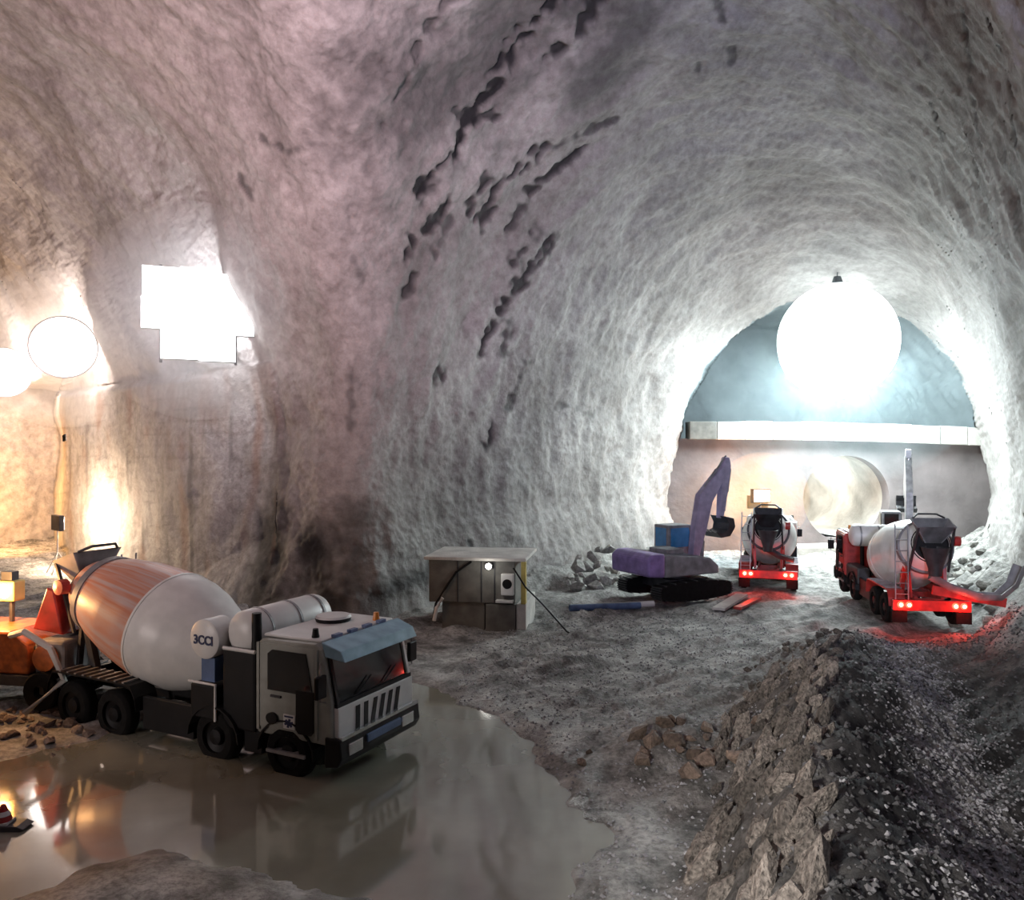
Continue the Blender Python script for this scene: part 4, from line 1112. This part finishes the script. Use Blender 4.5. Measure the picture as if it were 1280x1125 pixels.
plank(8.5, 30.2, 10.2, 33.2, 0.3, 'red', 'red-painted plank beside the pale one near the red truck')
plank(2.2, 30.6, 5.0, 31.2, 0.13, 'blue', 'dark blue pipe lying right of the site cabin', 'pipe', 'pipe')
plank(2.6, 31.1, 5.6, 31.6, 0.12, 'offwhite', 'white pipe lying behind the blue pipe', 'pipe', 'pipe')

# ------------------------------------------------------------------ rocks
def rock_mesh(seed, sx, sy, sz, n=15):
    rn = random.Random(seed)
    bm = bmesh.new()
    for _ in range(n):
        v = Vector((rn.gauss(0, 1), rn.gauss(0, 1), rn.gauss(0, 1))).normalized()
        v *= rn.uniform(0.8, 1.1)
        bm.verts.new((v.x * sx, v.y * sy, v.z * sz))
    r = bmesh.ops.convex_hull(bm, input=bm.verts)
    for v in [v for v in bm.verts if not v.link_faces]: bm.verts.remove(v)
    bmesh.ops.recalc_face_normals(bm, faces=bm.faces)
    me = bpy.data.meshes.new('rock'); bm.to_mesh(me); bm.free()
    return me
def variants(k, mat_name, dims, s0):
    out = []
    for i in range(k):
        me = rock_mesh(s0 + i, *dims); me.materials.append(M[mat_name]); out.append(me)
    return out
SLAB = variants(9, 'rock', (0.50, 0.36, 1.15), 100)
CHUNK_B = variants(7, 'rock_brown', (1.0, 0.8, 0.6), 200)
CHUNK_G = variants(8, 'rock_grey', (1.0, 0.8, 0.65), 300)
CHUNK_S = variants(5, 'rock', (0.9, 0.8, 0.7), 400)
PLACED = []
def free(x, y, r, k=0.62):
    return all((x - a) ** 2 + (y - b) ** 2 > (k * (r + c)) ** 2 for a, b, c in PLACED)
def place_rock(name, me, x, y, size, rot, label, group, sink=0.3):
    PLACED.append((x, y, size))
    o = bpy.data.objects.new(name, me); COL.objects.link(o)
    o.location = (x, y, ground(x, y) + size * (0.5 - sink)); o.scale = (size,) * 3; o.rotation_euler = rot
    return tag(o, label, 'rock', group)
rn = random.Random(21)
# slabs standing in the steep face of the spoil bank
k = 0; tries = 0
BANDS = [(9.6, 'lowest', 'in the nearest rows'), (12.2, 'lower', 'in the second band'), (15.0, 'middle', 'halfway along'), (99, 'far', 'at its far end')]
while k < 165 and tries < 4000:
    tries += 1
    y = rn.uniform(7.2, 18.5); f = rn.uniform(0.03, 0.98)
    x = crest_x(y) - (2.1 + 0.1 * max(0, y - 12)) * (1 - f) * 0.98
    size = rn.uniform(0.16, 0.40) * (1.1 if y < 13 else 0.95)
    if not free(x, y, size, 0.40): continue
    b = next(q for q in BANDS if y < q[0])
    foot = 'foot' if f < 0.4 else ('crest' if f > 0.72 else 'middle')
    sz = 'large' if size > 0.30 else 'small'
    place_rock('slab_rock', rn.choice(SLAB), x, y, size, (rn.uniform(-0.25, 0.25), rn.uniform(0.2, 0.65), rn.uniform(-0.6, 0.4)),
               '%s slab rock near the %s of the spoil bank face, %s' % (sz, foot, b[2]), '%s slabs near the %s, %s band of the spoil bank face' % (sz, foot, b[1]), 0.35)
    k += 1
for k in range(80):
    a = rn.uniform(0, 6.28); r = abs(rn.gauss(0, 1))
    x = 3.7 + 0.9 * r * math.cos(a); y = 16.0 + 0.75 * r * math.sin(a)
    if x > crest_x(y) - 1.2: x -= 1.0
    sz = rn.uniform(0.10, 0.32)
    if not free(x, y, sz, 0.5): continue
    place_rock('rubble_rock', rn.choice(CHUNK_B), x, y, sz, (rn.uniform(-0.5, 0.5), rn.uniform(-0.5, 0.5), rn.uniform(0, 6.28)),
               ('large' if sz > 0.22 else 'small') + ' reddish brown rock in the low heap between the puddle and the spoil bank', ('large' if sz > 0.22 else 'small') + ' brown rocks beside the puddle', 0.25)
for k in range(60):
    y = rn.uniform(17.5, 23.5); x = crest_x(y) + rn.uniform(-2.4, 0.6)
    place_rock('crest_rock', rn.choice(CHUNK_S), x, y, rn.uniform(0.07, 0.2), (rn.uniform(-0.5, 0.5), rn.uniform(-0.5, 0.5), rn.uniform(0, 6.28)),
               'small dark rock on the far crest of the spoil bank', 'rocks on the crest of the spoil bank', 0.25)
for k in range(110):
    f = rn.random(); g_ = rn.random()
    x = 2.6 + 5.2 * f + rn.gauss(0, 0.3); y = 35.2 + 4.5 * f + 2.2 * g_
    sz = rn.uniform(0.15, 0.5)
    if not free(x, y, sz, 0.5): continue
    o = place_rock('rubble_rock', rn.choice(CHUNK_G), x, y, sz, (rn.uniform(-0.6, 0.6), rn.uniform(-0.6, 0.6), rn.uniform(0, 6.28)),
               ('big' if sz > 0.33 else 'small') + ' pale grey rock in the rubble heap between site cabin and excavator', ('big' if sz > 0.33 else 'small') + ' rocks of the rubble heap by the excavator', 0.2)
    o.location.z += 1.3 * g_ * math.sin(math.pi * min(1, max(0, f * 0.8 + 0.2)))
for k in range(40):
    y = rn.uniform(27, 44); x = 29.8 - 0.505 * (PY - y) - rn.uniform(1.1, 3.4)
    place_rock('rubble_rock', rn.choice(CHUNK_G), x, y, rn.uniform(0.12, 0.4), (rn.uniform(-0.5, 0.5), rn.uniform(-0.5, 0.5), rn.uniform(0, 6.28)),
               'grey rock at the foot of the right tunnel wall', 'rubble along the right wall', 0.25)
for k in range(50):
    y = rn.uniform(16.3, 19.6); x = -0.64 * y + rn.uniform(0.0, 2.3)
    place_rock('rubble_rock', rn.choice(CHUNK_B), x, y, rn.uniform(0.08, 0.2), (rn.uniform(-0.5, 0.5), rn.uniform(-0.5, 0.5), rn.uniform(0, 6.28)),
               'rock in the orange-lit rubble in front of the grout pump', 'orange-lit rubble by the pump', 0.3)

# loose gravel on the spoil bank and the road: far too many to count
def gravel(name, pts, mat_name, label, smin, smax, seed):
    rg = np.random.default_rng(seed)
    base = np.array([(1, 0, 0), (-1, 0, 0), (0, 1, 0), (0, -1, 0), (0, 0, 1), (0, 0, -1)], float)
    tris = np.array([(0, 2, 4), (2, 1, 4), (1, 3, 4), (3, 0, 4), (2, 0, 5), (1, 2, 5), (3, 1, 5), (0, 3, 5)])
    n = len(pts)
    z = ground_np(pts[:, 0], pts[:, 1])
    s = rg.uniform(smin, smax, n) ** 1.0
    ang = rg.uniform(0, 6.28, n); ca, sa = np.cos(ang), np.sin(ang)
    B = base[None] * rg.uniform(0.6, 1.2, (n, 6, 1)) * s[:, None, None]
    B += rg.normal(0, 0.12, (n, 6, 3)) * s[:, None, None]
    X = B[:, :, 0] * ca[:, None] - B[:, :, 1] * sa[:, None]; Y = B[:, :, 0] * sa[:, None] + B[:, :, 1] * ca[:, None]
    Vv = np.stack([X + pts[:, 0:1], Y + pts[:, 1:2], B[:, :, 2] * 0.8 + (z + s * 0.2)[:, None]], -1).reshape(-1, 3)
    Ff = (tris[None] + (np.arange(n) * 6)[:, None, None]).reshape(-1, 3)
    o = np_mesh(name, Vv, Ff, mat_name, smooth=False)
    return tag(o, label, 'gravel', kind='stuff')
rg = np.random.default_rng(5)
n = 11000
y = 6.5 + 20 * rg.random(n) ** 1.5; r = rg.uniform(-0.6, 7.0, n)
xg = crest_x(y) + r; okg = xg < (29.8 - 0.505 * (PY - y)) - 1.2
gravel('dark_gravel', np.stack([xg, y], 1)[okg], 'gravel', 'loose black gravel on the right slope of the spoil bank', 0.015, 0.055, 1)
n = 9000
y = 6.5 + 19 * rg.random(n) ** 1.4; r = 2.0 + rg.normal(0, 0.55, n)
gravel('pale_gravel', np.stack([crest_x(y) + r, y], 1), 'gravel_pale', 'pale gravel strip running down the spoil bank', 0.014, 0.05, 2)
n = 6500
y = 11 + 20 * rg.random(n) ** 1.2; x = rg.uniform(-1.5, 9, n)
ok = (pool_sd(x, y) > 0.25) & (x < crest_x(y) - 0.3)
gravel('mud_clods', np.stack([x[ok], y[ok]], 1), 'gravel_pale', 'mud clods and stones strewn over the rutted floor', 0.012, 0.05, 3)

# ------------------------------------------------------------------ scattering balls added round the lamps for the halo of their glare
def halo(loc, r, density, col, label):
    m = bpy.data.materials.new('lamp_haze'); m.use_nodes = True
    nt = m.node_tree; nt.nodes.clear()
    out = nt.nodes.new('ShaderNodeOutputMaterial'); v = nt.nodes.new('ShaderNodeVolumeScatter')
    v.inputs['Color'].default_value = (*col, 1); v.inputs['Density'].default_value = density; v.inputs['Anisotropy'].default_value = 0.0
    nt.links.new(v.outputs['Volume'], out.inputs['Volume'])
    mb = MB(); mb.lathe((0, 0, -r), (0, 0, r), [(r - r * math.cos(math.pi * k / 20), r * math.sin(math.pi * k / 20)) for k in range(21)], n=40)
    o = mb.build('lamp_haze', m, None, smooth=True); o.location = loc
    return tag(o, label, 'haze', kind='stuff')
halo(LB, 8.5, 0.009, (0.75, 0.95, 1.0), 'pale dusty glow around the great round lamp')
halo(HALO[0], 4.2, 0.075, (0.95, 0.97, 1.0), 'dusty glow around the square lamp bank')
halo(HALO[1], 4.2, 0.075, (1.0, 0.92, 0.82), 'dusty glow around the round wall lamp')
halo((14.05, 45.0, 3.7), 2.6, 0.07, (1.0, 0.42, 0.12), 'orange dusty glow beyond the distant red truck')
